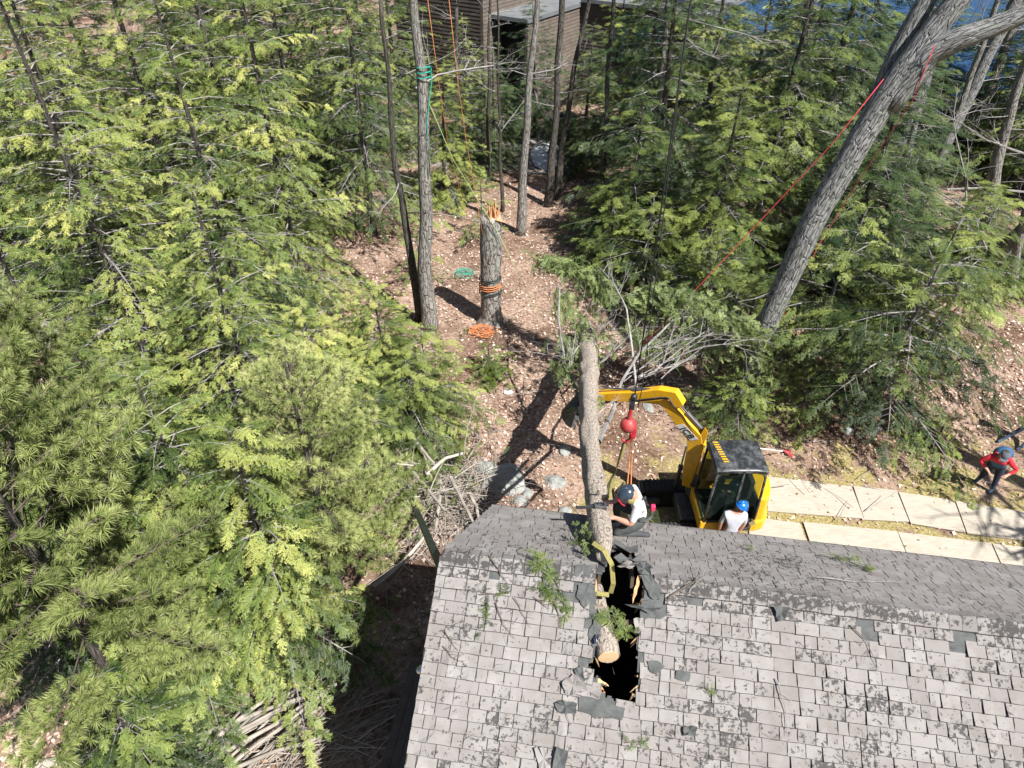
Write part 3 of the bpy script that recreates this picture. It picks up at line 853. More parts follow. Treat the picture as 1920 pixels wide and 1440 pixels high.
# far slope tabs
fa = Acc(); wf = []
for (i, a, s, w_) in rows(RL, SF, lambda s: CUT * s, 9):
    cc = (a, s + EXP / 2)
    if inside(cc, FHOLE) or pdist(cc, FHOLE) < .05 or s + EXP > SF + .06 or i == 0: continue
    V, V2, F = tab_mesh(w_, EXP, rnd.randrange(9999), .006, .25)
    fa.add([FR(a - x, s + y, h) for x, y, h in V + V2], F); fa.m[-10:] = TAB_MI; wf += [0.0] * 18
sh = fa.build('shingle_field', [M['shingle'], M['butt']], far_roof); tag(sh, kind='stuff')
at = sh.data.attributes.new('wear', 'FLOAT', 'POINT'); at.data.foreach_set('value', wf)
# ridge caps: folded over the ridge
a = 0.02
caps = []
while a < RL:
    if not (EDGE0 - .02 < a < EDGE1 - .02):
        w_ = .155 + rnd.uniform(-.006, .006)
        me_a = Acc()
        l1 = rnd.uniform(.016, .034); e1 = .155 + rnd.uniform(-.006, .008)
        up = Vector((0, 0, .012))
        pts0 = [FR(a, .13, .010), R0 + ra * a + up, NR(a, e1 * .5, .012), NR(a, e1, .012)]
        pts1 = [FR(a + w_, .13, .010 + l1), R0 + ra * (a + w_) + up + Vector((0, 0, l1)), NR(a + w_, e1 * .5, .012 + l1), NR(a + w_, e1, .010 + l1 * .9)]
        low = [p - Vector((0, 0, .011)) for p in pts1]; low0 = [p - Vector((0, 0, .011)) for p in pts0]
        low = [p + ra * .015 - nn_ * .016 for p in pts1]; low[3] = low[3] + sn * .008; low0[3] = low0[3] + sn * .008
        me_a.add(pts0 + pts1 + low + low0, [(k + 1, k, 4 + k, 5 + k)[::-1] for k in range(3)] + [(4 + k, 8 + k, 9 + k, 5 + k)[::-1] for k in range(3)] + [(3, 7, 11, 15)] + [(0, 12, 8, 4)])
        me_a.m = [0, 0, 0, 1, 1, 1, 1, 1]
        o = me_a.build('ridge_cap', [M['shingle'], M['butt']], near_roof)
        at = o.data.attributes.new('wear', 'FLOAT', 'POINT')
        at.data.foreach_set('value', [0, .5, 1.1, .3, 0, .5, 1.1, .3] + [0.] * 8)
        caps.append(o)
    a += .148
# fascia / walls / interior
fa_ = Acc()
def wallbox(acc, a0, a1, b0, b1, z0, z1a, z1b):
    """a along ridge, b horizontal away (+) / towards (-), top height may differ at b0,b1"""
    def W(a, b, z): q = R0 + ra * a + pf * b; return Vector((q.x, q.y, z))
    acc.hexa([W(a0, b0, z0), W(a1, b0, z0), W(a1, b1, z0), W(a0, b1, z0)],
             [W(a0, b0, z1a), W(a1, b0, z1a), W(a1, b1, z1b), W(a0, b1, z1b)])
bn, bf = -SN * math.cos(AL) + .3, SF * math.cos(AL) - .15
zt = lambda b: R0.z - abs(b) * math.tan(AL) - .05
g_in = .22
wl = Acc(); wallbox(wl, g_in, g_in + .12, bn, 0, -.2, zt(bn), zt(0)); wallbox(wl, g_in, g_in + .12, .001, bf, -.2, zt(0), zt(bf))
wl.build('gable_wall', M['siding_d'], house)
wl = Acc(); wallbox(wl, g_in + .12, RL - .2, bf - .12, bf, -.2, zt(bf - .12) , zt(bf)); wl.build('far_wall', M['siding'], house)
wl = Acc(); wallbox(wl, g_in + .12, RL - .2, bn, bn + .12, -.2, zt(bn), zt(bn + .12)); wl.build('near_wall', M['siding'], house)
wl = Acc(); wallbox(wl, RL - .3, RL - .2, bn + .12, bf - .12, -.2, zt(bn), zt(bf)); wl.build('end_wall', M['siding'], house)
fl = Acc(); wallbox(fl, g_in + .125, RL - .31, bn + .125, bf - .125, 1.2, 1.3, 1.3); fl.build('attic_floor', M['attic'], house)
rf = Acc()
for k in range(22):
    aa = .35 + k * .41
    for fn, L_ in ((NR, SN), (FR, SF)):
        if fn is NR and EDGE0 < aa < EDGE1: continue
        if fn is FR and aa < CUT * SF + .1: continue
        rf.hexa([fn(aa, L_ - .02, -.17), fn(aa + .04, L_ - .02, -.17), fn(aa + .04, 0.02, -.17), fn(aa, 0.02, -.17)],
                [fn(aa, L_ - .02, -.036), fn(aa + .04, L_ - .02, -.036), fn(aa + .04, 0.02, -.036), fn(aa, 0.02, -.036)])
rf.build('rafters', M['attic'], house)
fc = Acc()
def bar(acc, p, q, up, w_, h_):
    d = (q - p).normalized(); s_ = d.cross(up).normalized(); u_ = s_.cross(d)
    acc.hexa([p - s_ * w_ - u_ * h_, q - s_ * w_ - u_ * h_, q + s_ * w_ - u_ * h_, p + s_ * w_ - u_ * h_],
             [p - s_ * w_ + u_ * h_, q - s_ * w_ + u_ * h_, q + s_ * w_ + u_ * h_, p + s_ * w_ + u_ * h_])
bar(fc, NR(-.018, 0.05, -.10), NR(-.018, SN, -.10), nn_, .015, .085)
bar(fc, FR(-.01, .05, -.10), FR(CUT * SF - .01, SF, -.10), nf_, .015, .085)
bar(fc, FR(CUT * SF, SF + .018, -.10), FR(RL, SF + .018, -.10), nf_, .015, .085)
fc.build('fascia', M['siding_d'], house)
# broken boards and rafter stubs in the hole
def px3(x, y, hgt=0): a_, s__ = px_near(x, y); return NR(a_, s__, hgt)
for (p, q, w_, nm, mt) in [((1112, 1065), (1120, 1118), .02, 'split_rafter', 'orangewood'), ((1200, 1078), (1187, 1130), .022, 'split_rafter', 'orangewood'),
                       ((1105, 1272), (1142, 1286), .035, 'broken_board', 'freshwood'), ((1108, 1278), (1130, 1286), .03, 'broken_board', 'freshwood'),
                       ((1122, 1308), (1145, 1312), .028, 'broken_board', 'freshwood'), ((1210, 1090), (1206, 1130), .018, 'broken_board', 'orangewood'),
                       ((1160, 1172), (1200, 1162), .03, 'broken_board', 'attic'), ((1203, 1185), (1196, 1215), .02, 'broken_board', 'orangewood')]:
    A = Acc(); pp, qq = px3(*p, -.03), px3(*q, -.07)
    d = (qq - pp).normalized(); sd_ = d.cross(nn_).normalized()
    n_ = 6; V = []
    for k in range(n_ + 1):
        f = k / n_; e = (1 - .9 * max(0, f - .55) / .45) * (1 + rnd.uniform(-.2, .2)); ww = w_ * e
        c = pp.lerp(qq, f) + sd_ * rnd.uniform(-.006, .006)
        V += [c - sd_ * ww, c + sd_ * ww, c + sd_ * ww - nn_ * .022, c - sd_ * ww - nn_ * .022]
    F = [(4 * k + m, 4 * k + (m + 1) % 4, 4 * k + 4 + (m + 1) % 4, 4 * k + 4 + m) for k in range(n_) for m in range(4)] + [(3, 2, 1, 0), tuple(4 * n_ + m for m in range(4))]
    A.add(V, F); A.build(nm, M[mt], house)
# jagged flaps: torn shingle scraps and underlayment round the hole
def scrap(poly_px, h, lift, mat, name, parent=None, far=False, label=None, cat=None, tilt=None):
    A = Acc(); V = []
    pf_ = px_far if far else px_near; fn = FR if far else NR
    pts = rag([pf_(*p) for p in poly_px], .012, 3, len(name) + int(poly_px[0][0]))
    cx_ = sum(p[0] for p in pts) / len(pts); cy_ = sum(p[1] for p in pts) / len(pts)
    for k, (a_, s__) in enumerate(pts):
        V.append(fn(a_ + rnd.uniform(-.005, .005), s__ + rnd.uniform(-.005, .005), h + (lift[k % len(lift)] if lift else 0)))
    n_ = len(V); c = fn(cx_, cy_, h + .01)
    off = (nf_ if far else nn_) * -.006
    V2 = [v + off for v in V]
    A.add(V + [c] + V2 + [c + off], [(k, (k + 1) % n_, n_) for k in range(n_)] + [(n_ + 1 + (k + 1) % n_, n_ + 1 + k, 2 * n_ + 1) for k in range(n_)] + [((k + 1) % n_, k, n_ + 1 + k, n_ + 1 + (k + 1) % n_) for k in range(n_)])
    o = A.build(name, M[mat], parent)
    if label: tag(o, label, cat)
    return o
rq = random.Random(31)
for k in range(46):     # splintered deck edge standing round the opening
    h_ = HOLE[rq.randrange(len(HOLE))]
    if h_[1] < 0: continue
    cx0 = sum(p[0] for p in HOLE) / len(HOLE); dirx = (cx0 - h_[0]) * rq.uniform(.1, .7); diry = rq.uniform(-.06, .12)
    A = Acc(); p_ = NR(h_[0] + rq.uniform(-.02, .02), h_[1], -.012); q_ = NR(h_[0] + dirx * .45, h_[1] + diry, -.05 - rq.uniform(0, .06))
    A.tube([p_, p_.lerp(q_, .6), q_], [rq.uniform(.008, .018), .009, .002], 4); A.build('splinter', M[rq.choice(['orangewood', 'sheath', 'sheath', 'freshwood', 'attic'])], house)
for q in ([(1200, 1076), (1222, 1082), (1240, 1100), (1238, 1124), (1222, 1122), (1210, 1104)],
          [(1202, 1128), (1225, 1124), (1236, 1150), (1262, 1154), (1225, 1160), (1200, 1160)],
          [(1078, 1060), (1112, 1062), (1114, 1082), (1076, 1080)], [(1084, 1096), (1110, 1090), (1113, 1128), (1096, 1140), (1080, 1120)],
          [(1086, 1304), (1130, 1312), (1172, 1328), (1165, 1350), (1120, 1342), (1085, 1334)],
          [(1214, 1240), (1232, 1238), (1246, 1250), (1230, 1264), (1216, 1256)], [(1114, 1160), (1128, 1170), (1120, 1200), (1112, 1215), (1102, 1190)],
          [(1268, 1256), (1294, 1260), (1292, 1278), (1266, 1272)]):
    scrap(q, .021, [rnd.uniform(0, .015) for _ in q], 'under_grey', 'torn_underlayment', near_roof)
scraps = [([(1054, 1280), (1075, 1262), (1100, 1280), (1082, 1302), (1060, 1300)], 'shingle', 'curled grey shingle scrap with dark lines left of the log end'),
          ([(1082, 1282), (1128, 1292), (1122, 1312), (1078, 1300)], 'shingle', 'broken light shingle strip just under the sawn log end'),
          ([(1040, 1318), (1056, 1312), (1083, 1318), (1080, 1338), (1050, 1336)], 'under_grey', 'crumpled black roofing scrap lowest left of the hole'),
          ([(1076, 1256), (1092, 1248), (1098, 1276), (1082, 1280)], 'under_grey', 'bluish torn felt scrap left of the sawn log end'),
          ([(1002, 1402), (1018, 1400), (1034, 1418), (1034, 1445), (1012, 1446)], 'shingle', 'loose ribbed shingle scrap at the bottom edge of the photo'),
          ([(1044, 1398), (1065, 1406), (1058, 1445), (1036, 1442)], 'under_grey', 'dark blue-grey loose scrap at the bottom edge beside a ribbed one'),
          ([(1188, 1160), (1206, 1160), (1206, 1185), (1190, 1186)], 'shingle', 'ribbed loose shingle tab on the right lip of the hole'),
          ([(1170, 1134), (1240, 1140), (1215, 1150)], 'under_grey', 'thin torn felt strip across the middle of the hole'),
          ([(1112, 1202), (1120, 1188), (1125, 1191), (1116, 1208)], 'chrome', 'shiny pale plastic shred on the left lip of the hole'),
          ([(1280, 1362), (1306, 1362), (1305, 1378), (1280, 1380)], 'under_grey', 'small dark ribbed patch low on the roof right of the hole'),
          ([(1448, 1138), (1478, 1140), (1470, 1162), (1458, 1166)], 'under_grey', 'lifted dark shingle corner just below the ridge right of the hole')]
for q, mt, lb in scraps:
    scrap(q, .03, [rnd.uniform(0, .07) for _ in q], mt, 'roofing_scrap', None, label=lb, cat='roofing scrap')
for q in ([(1140, 1028), (1192, 1032), (1196, 1042), (1150, 1036)], [(1150, 1056), (1188, 1050), (1205, 1058), (1180, 1066)]):
    scrap(q, .03, [.05, .1, .02, .0], 'under_grey', 'torn_flap', far_roof, far=True)
# curled lip along the ridge break
scrap([(1192, 1060), (1210, 1054), (1222, 1066), (1214, 1080), (1196, 1076)], .03, [.04, .09, .05, .0, .02], 'under_grey', 'torn_flap', near_roof)
scrap([(1156, 1062), (1182, 1052), (1196, 1060), (1178, 1070)], .05, [.0, .1, .12, .02], 'shingle', 'torn_flap', near_roof)

# ------------------------------------------------------------------ excavator
EX = empty('excavator', (4.6, 11.2, 0), 'yellow mini excavator with black cab reaching over the fallen trunk', 'excavator')
X0, X1, Y0, Y1 = 4.2, 5.28, 10.38, 11.3
# undercarriage
for yc in (10.62, 12.0):
    A = Acc(); xs0, xs1, rr = 3.05, 5.2, .27
    prof = []
    for k in range(9): an = math.pi / 2 + math.pi * k / 8; prof.append((xs0 + rr + rr * math.cos(an), .3 + rr * math.sin(an)))
    for k in range(9): an = -math.pi / 2 + math.pi * k / 8; prof.append((xs1 - rr + rr * math.cos(an), .3 + rr * math.sin(an)))
    n_ = len(prof); wd = .19
    A.add([(x, yc - wd, z) for x, z in prof] + [(x, yc + wd, z) for x, z in prof],
          [tuple(range(n_)), tuple(range(2 * n_ - 1, n_ - 1, -1))] + [((k + 1) % n_, k, n_ + k, n_ + (k + 1) % n_) for k in range(n_)])
    # lugs
    per = [];
    for k in range(n_):
        a_ = Vector((*prof[k], 0)); b_ = Vector((*prof[(k + 1) % n_], 0)); m = max(1, int((b_ - a_).length / .085))
        for j in range(m): per.append((a_.lerp(b_, (j + .5) / m), (b_ - a_).normalized()))
    for c, d in per:
        rot = Matrix(((d.x, 0, d.y), (0, 1, 0), (d.y, 0, -d.x)))
        A.box((c.x, yc, c.y), (.024, wd + .005, .028), rot)
    A.build('track', M['rubber'], EX)
A = Acc(); A.box((4.3, 11.3, .48), (.45, .42, .14)); A.tube([(4.55, 11.3, .6), (4.55, 11.3, .84)], .42, 16); A.build('undercarriage', M['steel'], EX, bev=.02)
A = Acc()
n_ = 7
for k in range(n_):   # curved dozer blade
    z0_, z1_ = .02 + .42 * k / n_, .02 + .42 * (k + 1) / n_
    o0, o1 = .09 * math.cos(k / n_ * 3.1), .09 * math.cos((k + 1) / n_ * 3.1)
    A.hexa([(2.62 - o0, 10.38, z0_), (2.66 - o0, 10.38, z0_), (2.66 - o0, 12.24, z0_), (2.62 - o0, 12.24, z0_)],
           [(2.62 - o1, 10.38, z1_), (2.66 - o1, 10.38, z1_), (2.66 - o1, 12.24, z1_), (2.62 - o1, 12.24, z1_)])
A.box((3.1, 10.85, .3), (.45, .05, .06)); A.box((3.1, 11.75, .3), (.45, .05, .06))
for k in range(4): A.box((2.7, 10.5 + k * .08, .47), (.05, .025, .006))
A.build('dozer_blade', M['steel'], EX)
# house of the machine
def rbox(name, x0, x1, y0, y1, z0, z1, mat, bev=.04, parent=EX):
    A = Acc(); A.box(((x0 + x1) / 2, (y0 + y1) / 2, (z0 + z1) / 2), ((x1 - x0) / 2, (y1 - y0) / 2, (z1 - z0) / 2))
    return A.build(name, M[mat], parent, bev=bev)
A = Acc()   # yellow lower body: rounded counterweight at the back
prof = [(4.12, 10.36)] + [(5.35, 10.36)] + [(5.35 + .42 * math.sin(k * math.pi / 10) ** .8, 10.36 + .96 * (1 - math.cos(k * math.pi / 10))) for k in range(1, 10)] + [(5.35, 12.28), (4.5, 12.28), (4.1, 11.9), (4.12, 11.3)]
n_ = len(prof)
A.add([(x, y, .82) for x, y in prof] + [(x, y, 1.12) for x, y in prof], [tuple(range(n_ - 1, -1, -1)), tuple(range(n_, 2 * n_))] + [(k, (k + 1) % n_, n_ + (k + 1) % n_, n_ + k) for k in range(n_)])
A.build('lower_body', M['yellow'], EX, bev=.03)
A = Acc()
prof2 = [(5.30, 10.42)] + [(5.32 + .42 * math.sin(k * math.pi / 10) ** .8, 10.38 + .95 * (1 - math.cos(k * math.pi / 10))) for k in range(1, 10)] + [(5.30, 12.25)]
n_ = len(prof2)
A.add([(x, y, 1.125) for x, y in prof2] + [(x - .04, y, 1.78) for x, y in prof2], [tuple(range(n_ - 1, -1, -1)), tuple(range(n_, 2 * n_))] + [(k, (k + 1) % n_, n_ + (k + 1) % n_, n_ + k) for k in range(n_)])
A.build('engine_cover', M['yellow'], EX, bev=.04)
rbox('tank_cover', 4.5, 5.29, 11.42, 12.2, 1.125, 1.55, 'yellow', .05)
A = Acc()
for k in range(5): A.box((5.08 , 10.345, .88 + k * .045), (.16, .008, .012))
A.build('side_grille', M['black'], EX)
# cab
cab_posts = Acc()
zr = 2.66
for (x, y, x2, y2) in ((X0, Y0, X0 + .06, Y0 + .03), (X1, Y0, X1 - .02, Y0 + .03), (X0, Y1, X0 + .06, Y1 - .02), (X1, Y1, X1 - .02, Y1 - .02), (4.78, Y0 + .0, 4.80, Y0 + .03)):
    cab_posts.tube([(x, y, 1.12), (x, y, 1.6), (x2, y2, zr - .02)], [.032, .03, .028], 6)
for (p, q) in (((X0, Y0, 1.14), (X1, Y0, 1.14)), ((X0 + .06, Y0 + .03, zr - .06), (X1 - .02, Y0 + .03, zr - .06)), ((X0, Y0, 1.14), (X0, Y1, 1.14)), ((X0 + .06, Y0 + .03, zr - .06), (X0 + .06, Y1 - .02, zr - .06)), ((X0, Y1, 1.14), (X1, Y1, 1.14)), ((X1 - .02, Y0 + .03, zr - .06), (X1 - .02, Y1 - .02, zr - .06))):
    cab_posts.tube([p, q], .03, 6)
# rounded upper corners of the door opening
for cx_, sg in ((X0 + .06, 1), (X1 - .02, -1)):
    cab_posts.tube([(cx_ + sg * .18 * (1 - math.cos(t)) * 1, Y0 + .02, zr - .24 + .18 * math.sin(t)) for t in [k * math.pi / 10 for k in range(6)]], .026, 5)
cab_posts.build('cab_frame', M['black'], EX, smooth=True)
rbox('cab_floor', X0 + .03, X1 - .03, Y0 + .03, Y1 - .03, 1.125, 1.17, 'rubber', 0)
rbox('cab_rear_panel', X1 - .05, X1 - .01, Y0 + .03, Y1 - .03, 1.17, 1.75, 'black', .01)
A = Acc()
roofp = [(X0 - .01, zr - .05), (X0 + .02, zr + .03), (X0 + .3, zr + .055), (X1 - .25, zr + .06), (X1 + .01, zr + .02), (X1 + .02, zr - .05)]
n_ = len(roofp); yy = [Y0 - .02, Y0 + .05, Y1 - .04, Y1 + .01]; dz = [-.035, 0, 0, -.03]
V = [(x, y, z + d * (1 if 0 < k < n_ - 1 else 0)) for y, d in zip(yy, dz) for k, (x, z) in enumerate(roofp)]
F = [(j * n_ + k, j * n_ + k + 1, (j + 1) * n_ + k + 1, (j + 1) * n_ + k) for j in range(3) for k in range(n_ - 1)]
F += [tuple(range(n_ - 1, -1, -1)), tuple(range(3 * n_, 4 * n_)), (0, 1 * n_, 2 * n_, 3 * n_, 4 * n_ - 1, 3 * n_ - 1, 2 * n_ - 1, n_ - 1)]
A.add(V, F)
roof_c = A.build('cab_roof', M['black'], EX, smooth=True, bev=.012)
for k in range(9):
    A = Acc(); A.box((X0 + .15 + .012 * k, Y1 - .11 - k * .073, zr + .062), (.055, .013, .006)); A.build('roof_slot', M['yellow'], roof_c)
A = Acc(); A.tube([(X0 + .03, Y1 - .02, zr + .06), (X0 + .03, Y0 + .05, zr + .06)], .012, 6); A.build('roof_rail', M['chrome'], EX)
def pane(name, pts, parent=EX):
    A = Acc(); p = [Vector(q) for q in pts]; nrm = (p[1] - p[0]).cross(p[3] - p[0]).normalized() * .005
    A.hexa([q - nrm for q in p], [q + nrm for q in p]); return A.build(name, M['glass'], parent)
pane('door_glass', [(X0 + .06, Y0 + .012, 1.17), (4.77, Y0 + .012, 1.17), (4.79, Y0 + .04, zr - .1), (X0 + .09, Y0 + .04, zr - .1)])
pane('side_glass', [(4.82, Y0 + .012, 1.6), (X1 - .04, Y0 + .012, 1.6), (X1 - .05, Y0 + .04, zr - .1), (4.83, Y0 + .04, zr - .1)])
pane('windscreen', [(X0 + .005, Y1 - .04, 1.2), (X0 + .005, Y0 + .04, 1.2), (X0 + .06, Y0 + .06, zr - .1), (X0 + .06, Y1 - .06, zr - .1)])
pane('far_glass', [(X1 - .05, Y1 - .01, 1.5), (X0 + .05, Y1 - .01, 1.5), (X0 + .08, Y1 - .03, zr - .1), (X1 - .05, Y1 - .03, zr - .1)])
A = Acc(); A.box((4.95, 10.85, 1.42), (.24, .24, .09)); A.box((5.14, 10.85, 1.78), (.06, .23, .32)); A.build('driver_seat', M['rubber'], EX, bev=.03)
A = Acc(); A.box((4.66, 10.62, 1.45), (.06, .05, .28)); A.tube([(4.66, 10.62, 1.7), (4.62, 10.62, 1.9)], .015, 6); A.box((4.66, 11.1, 1.45), (.06, .05, .28)); A.tube([(4.66, 11.1, 1.7), (4.62, 11.1, 1.9)], .015, 6); A.build('control_lever', M['black'], EX)
A = Acc(); A.tube([(5.2, 10.30, 1.22), (5.2, 10.24, 1.22)], .07, 12); A.build('work_light', M['chrome'], EX)

# boom in a vertical plane through its pivot
bpv = P(1290, 905, 1.1); bd = Vector((-.85, .53, 0)).normalized(); bnn = Vector((-bd.y, bd.x, 0))  # bnn points away-left
if bnn.y > 0: bnn = -bnn                                                       # towards the camera
def BP(x, y, off=0): return PPL(x, y, bpv + bnn * off, bnn)
def box_sweep(acc, pts, hs, wd):
    n_ = len(pts); V = []
    for i, p in enumerate(pts):
        a_ = (pts[min(i + 1, n_ - 1)] - pts[max(i - 1, 0)]).normalized()
        u_ = bnn.cross(a_).normalized()
        for su, sw in ((-1, -1), (1, -1), (1, 1), (-1, 1)):
            V.append(p + u_ * (su * hs[i] / 2) + bnn * (sw * wd / 2))
    F = [(4 * k + m, 4 * k + (m + 1) % 4, 4 * k + 4 + (m + 1) % 4, 4 * k + 4 + m) for k in range(n_ - 1) for m in range(4)] + [(3, 2, 1, 0), tuple(4 * (n_ - 1) + m for m in range(4))]
    acc.add(V, F)
sw_ = Acc(); sw_.tube([bpv + Vector((.15, -.0, -.35)), bpv + Vector((.1, 0, .15))], .17, 10); sw_.box(bpv + Vector((.3, -.02, -.15)), (.28, .2, .16)); sw_.build('swing_post', M['steel'], EX, bev=.02)
boom_pts = [BP(1289, 908), BP(1297, 868), BP(1307, 832), BP(1304, 815), BP(1288, 797), BP(1268, 772), BP(1252, 752), BP(1246, 744)]
boom = Acc(); box_sweep(boom, boom_pts, [.20, .30, .36, .38, .34, .29, .24, .2], .22)
boom_o = boom.build('boom', M['yellow'], EX, bev=.018)
lug = Acc(); lug.hexa(*[[BP(1308, 822, o_) , BP(1322, 800, o_), BP(1328, 812, o_), BP(1320, 832, o_)] for o_ in (-.1, .1)]); lug.build('cylinder_lug', M['yellow'], boom_o, bev=.01)
# lettering plate on the camera side of the boom
A0 = BP(1277, 799, .113); A1 = BP(1299, 822, .113)
du = (A1 - A0).normalized(); dv = bnn.cross(du).normalized()
if dv.z < 0: dv = -dv
cpl = (A0 + A1) / 2; 
fcu = bpy.data.curves.new('lettering', 'FONT'); fcu.body = 'JCB'; fcu.size = .215; fcu.extrude = .003; fcu.offset = .004; fcu.align_x = 'CENTER'; fcu.align_y = 'CENTER'; fcu.shear = .25
tmp = bpy.data.objects.new('tmp_text', fcu); COL.objects.link(tmp); bpy.context.view_layer.update()
tme = bpy.data.meshes.new_from_object(tmp.evaluated_get(bpy.context.evaluated_depsgraph_get())); bpy.data.objects.remove(tmp)
pl = Acc(); hl, hh = .235, .092
sh_ = .03
pl.hexa([cpl + du * (sx * hl + sy * sh_) + dv * sy * hh for sx, sy in ((-1, -1), (1, -1), (1, 1), (-1, 1))], [cpl + du * (sx * hl + sy * sh_) + dv * sy * hh + bnn * .004 for sx, sy in ((-1, -1), (1, -1), (1, 1), (-1, 1))])
plo = pl.build('lettering_plate', M['white'], boom_o)
mw = Matrix((du, dv, du.cross(dv))).transposed().to_4x4(); mw.translation = cpl + bnn * .006
tme.transform(mw); tme.materials.clear(); tme.materials.append(M['black'])
to = bpy.data.objects.new('lettering', tme); COL.objects.link(to); setpar(to, boom_o)
# arm
arm_pts = [BP(1281, 758), BP(1266, 745), BP(1240, 741), BP(1200, 741), BP(1150, 741), BP(1108, 742)]
A = Acc(); box_sweep(A, arm_pts, [.12, .40, .40, .27, .22, .16], .19); arm_o = A.build('dipper_arm', M['yellow'], EX, bev=.015)
def cyl(p, q, r1, r2, split, name, parent):
    A = Acc(); m = p.lerp(q, split); A.tube([p, m], r1, 10); A.tube([m - (m - p).normalized() * .04, m + (q - p).normalized() * .02], r1 * 1.18, 10); A.build(name, M['steel'], parent, smooth=False)
    A = Acc(); A.tube([m, q], r2, 8); A.build('piston_rod', M['chrome'], parent)
cyl(BP(1321, 810), BP(1268, 752), .055, .03, .62, 'arm_cylinder', boom_o)
cyl(BP(1232, 733), BP(1110, 727), .055, .028, .32, 'bucket_cylinder', arm_o)
for o_ in (.17, ):
    cyl(BP(1266, 915, -.1 - .1), BP(1286, 838, -.1 - .1), .05, .028, .55, 'boom_cylinder', boom_o)
A = Acc(); 
hp = [BP(1300, 818, .06), BP(1280, 785, .07), BP(1262, 766, .09), BP(1254, 752, .12), BP(1240, 751, .13), BP(1195, 756, .12), BP(1180, 754, .11)]
for k in range(3):
    A.tube([p + Vector((0, 0, .05 + .035 * k)) + bnn * (.02 * k) for p in hp], .012, 6)
A.build('hydraulic_hose', M['black'], boom_o, smooth=True)
A = Acc(); A.tube([p + Vector((0, 0, .03)) - bnn * .01 for p in [BP(1282, 790, .09), BP(1262, 768, .1), BP(1250, 754, .12)]], .011, 6); A.build('steel_pipe', M['chrome'], boom_o)
# bucket: curved shell with side plates and teeth
bp0 = BP(1108, 744); bkt = Acc(); prof = []
bc = BP(1086, 768)
for k in range(10):
    an = R(70 + 22 * k)
    prof.append(bc + bd * (.30 * math.cos(an)) * -1 + Vector((0, 0, .33 * math.sin(an))))
wd = .34
for k in range(9):
    p, q = prof[k], prof[k + 1]; iv = (bc - p).normalized() * .03; iq = (bc - q).normalized() * .03
    bkt.hexa([p - bnn * wd, q - bnn * wd, q + bnn * wd, p + bnn * wd], [p + iv - bnn * wd, q + iq - bnn * wd, q + iq + bnn * wd, p + iv + bnn * wd])
for o_ in (-wd, wd):
    V = [p + bnn * o_ for p in prof]; V2 = [p + bnn * (o_ + (.02 if o_ > 0 else -.02)) for p in prof]; n_ = len(V)
    bkt.add(V + V2, [tuple(range(n_)), tuple(range(2 * n_ - 1, n_ - 1, -1))] + [((k + 1) % n_, k, n_ + k, n_ + (k + 1) % n_) for k in range(n_)])
bko = bkt.build('bucket', M['steel'], EX)
for k in range(4):
    A = Acc(); p = prof[-1] + bnn * (-.27 + .18 * k); A.box(p + (prof[-1] - prof[-2]).normalized() * .05, (.025, .025, .07)); A.build('tooth', M['steel'], bko)
A = Acc(); A.tube([BP(1118, 737), BP(1100, 748), BP(1096, 756)], .035, 6); A.build('bucket_link', M['steel'], EX)

# ------------------------------------------------------------------ fallen tree, stump, logs
def pxline(pts_z): return [P(x, y, z) for x, y, z in pts_z]
LA = P(1096, 615, .55); LB = P(1127, 1040, R0.z + .05)
def logpt(t): return LA.lerp(LB, t)
def log_at_y(py):
    lo, hi = 0, 1
    for _ in range(40):
        m = (lo + hi) / 2
        if proj(logpt(m))[1] < py: lo = m
        else: hi = m
    return lo
FT = empty('fallen_tree', (LA.x, LA.y, 0), 'long fallen trunk lying from the forest floor up onto the roof ridge', 'fallen tree')
n_ = 46; pts = []; rad = []
for k in range(n_ + 1):
    t = k / n_; p = logpt(t) + Vector((.05 * math.sin(t * 7), 0, .04 * math.sin(t * 5)))
    ppx = proj(p); r_ = float(np.interp(ppx[1], [615, 700, 800, 870, 960, 1000, 1025, 1045], [33, 35, 35, 38, 44, 41, 34, 24])) / 2 / FPX * ppx[2]
    kn = .035 * math.exp(-((t - .46) / .012) ** 2) + .03 * math.exp(-((t - .68) / .01) ** 2) + .03 * math.exp(-((t - .1) / .015) ** 2)
    pts.append(p); rad.append(r_ + kn)
A = Acc(); A.tube(pts, rad, 24, rough=.32, seed=3); A.build('trunk', M['bark_log'], FT, smooth=True)
A = Acc(); rk_ = random.Random(12)
for k in range(26):
    t = rk_.uniform(.04, .97); p = logpt(t); an = rk_.uniform(-.3, 3.4); d = Vector((math.cos(an), rk_.uniform(-.2, .5), math.sin(an))).normalized(); rr = .28 * (1 - t) + .13 * t
    A.tube([p + d * rr * .8, p + d * (rr + rk_.uniform(.03, .16))], [rk_.uniform(.018, .035), .012], 6)
A.build('branch_stubs', M['bark_log'], FT)
# broken root-end splinters
A = Acc()
for k in range(12):
    an = k / 12 * 6.28; e = LA + Vector((math.cos(an) * .2, 0, math.sin(an) * .2)); d = (LA - LB).normalized()
    A.tube([e, e + d * rnd.uniform(.1, .45) + Vector((0, 0, rnd.uniform(-.05, .05)))], [.06, .005], 4)
A.build('splintered_end', M['bark'], FT)
def branch_px(acc, pts, r0, r1, sides=6, sub=0):
    """pts: (px,py,z)"""
    w_ = [P(*p) for p in pts]; n_ = len(w_)
    # resample smoothly
    out = []
    for i in range(n_ - 1):
        for k in range(3): out.append(w_[i].lerp(w_[i + 1], k / 3) + Vector((rnd.uniform(-1, 1), rnd.uniform(-1, 1), rnd.uniform(-1, 1))) * .012)
    out.append(w_[-1]); m = len(out)
    acc.tube(out, [r0 + (r1 - r0) * i / (m - 1) for i in range(m)], sides, caps=False)
    return out
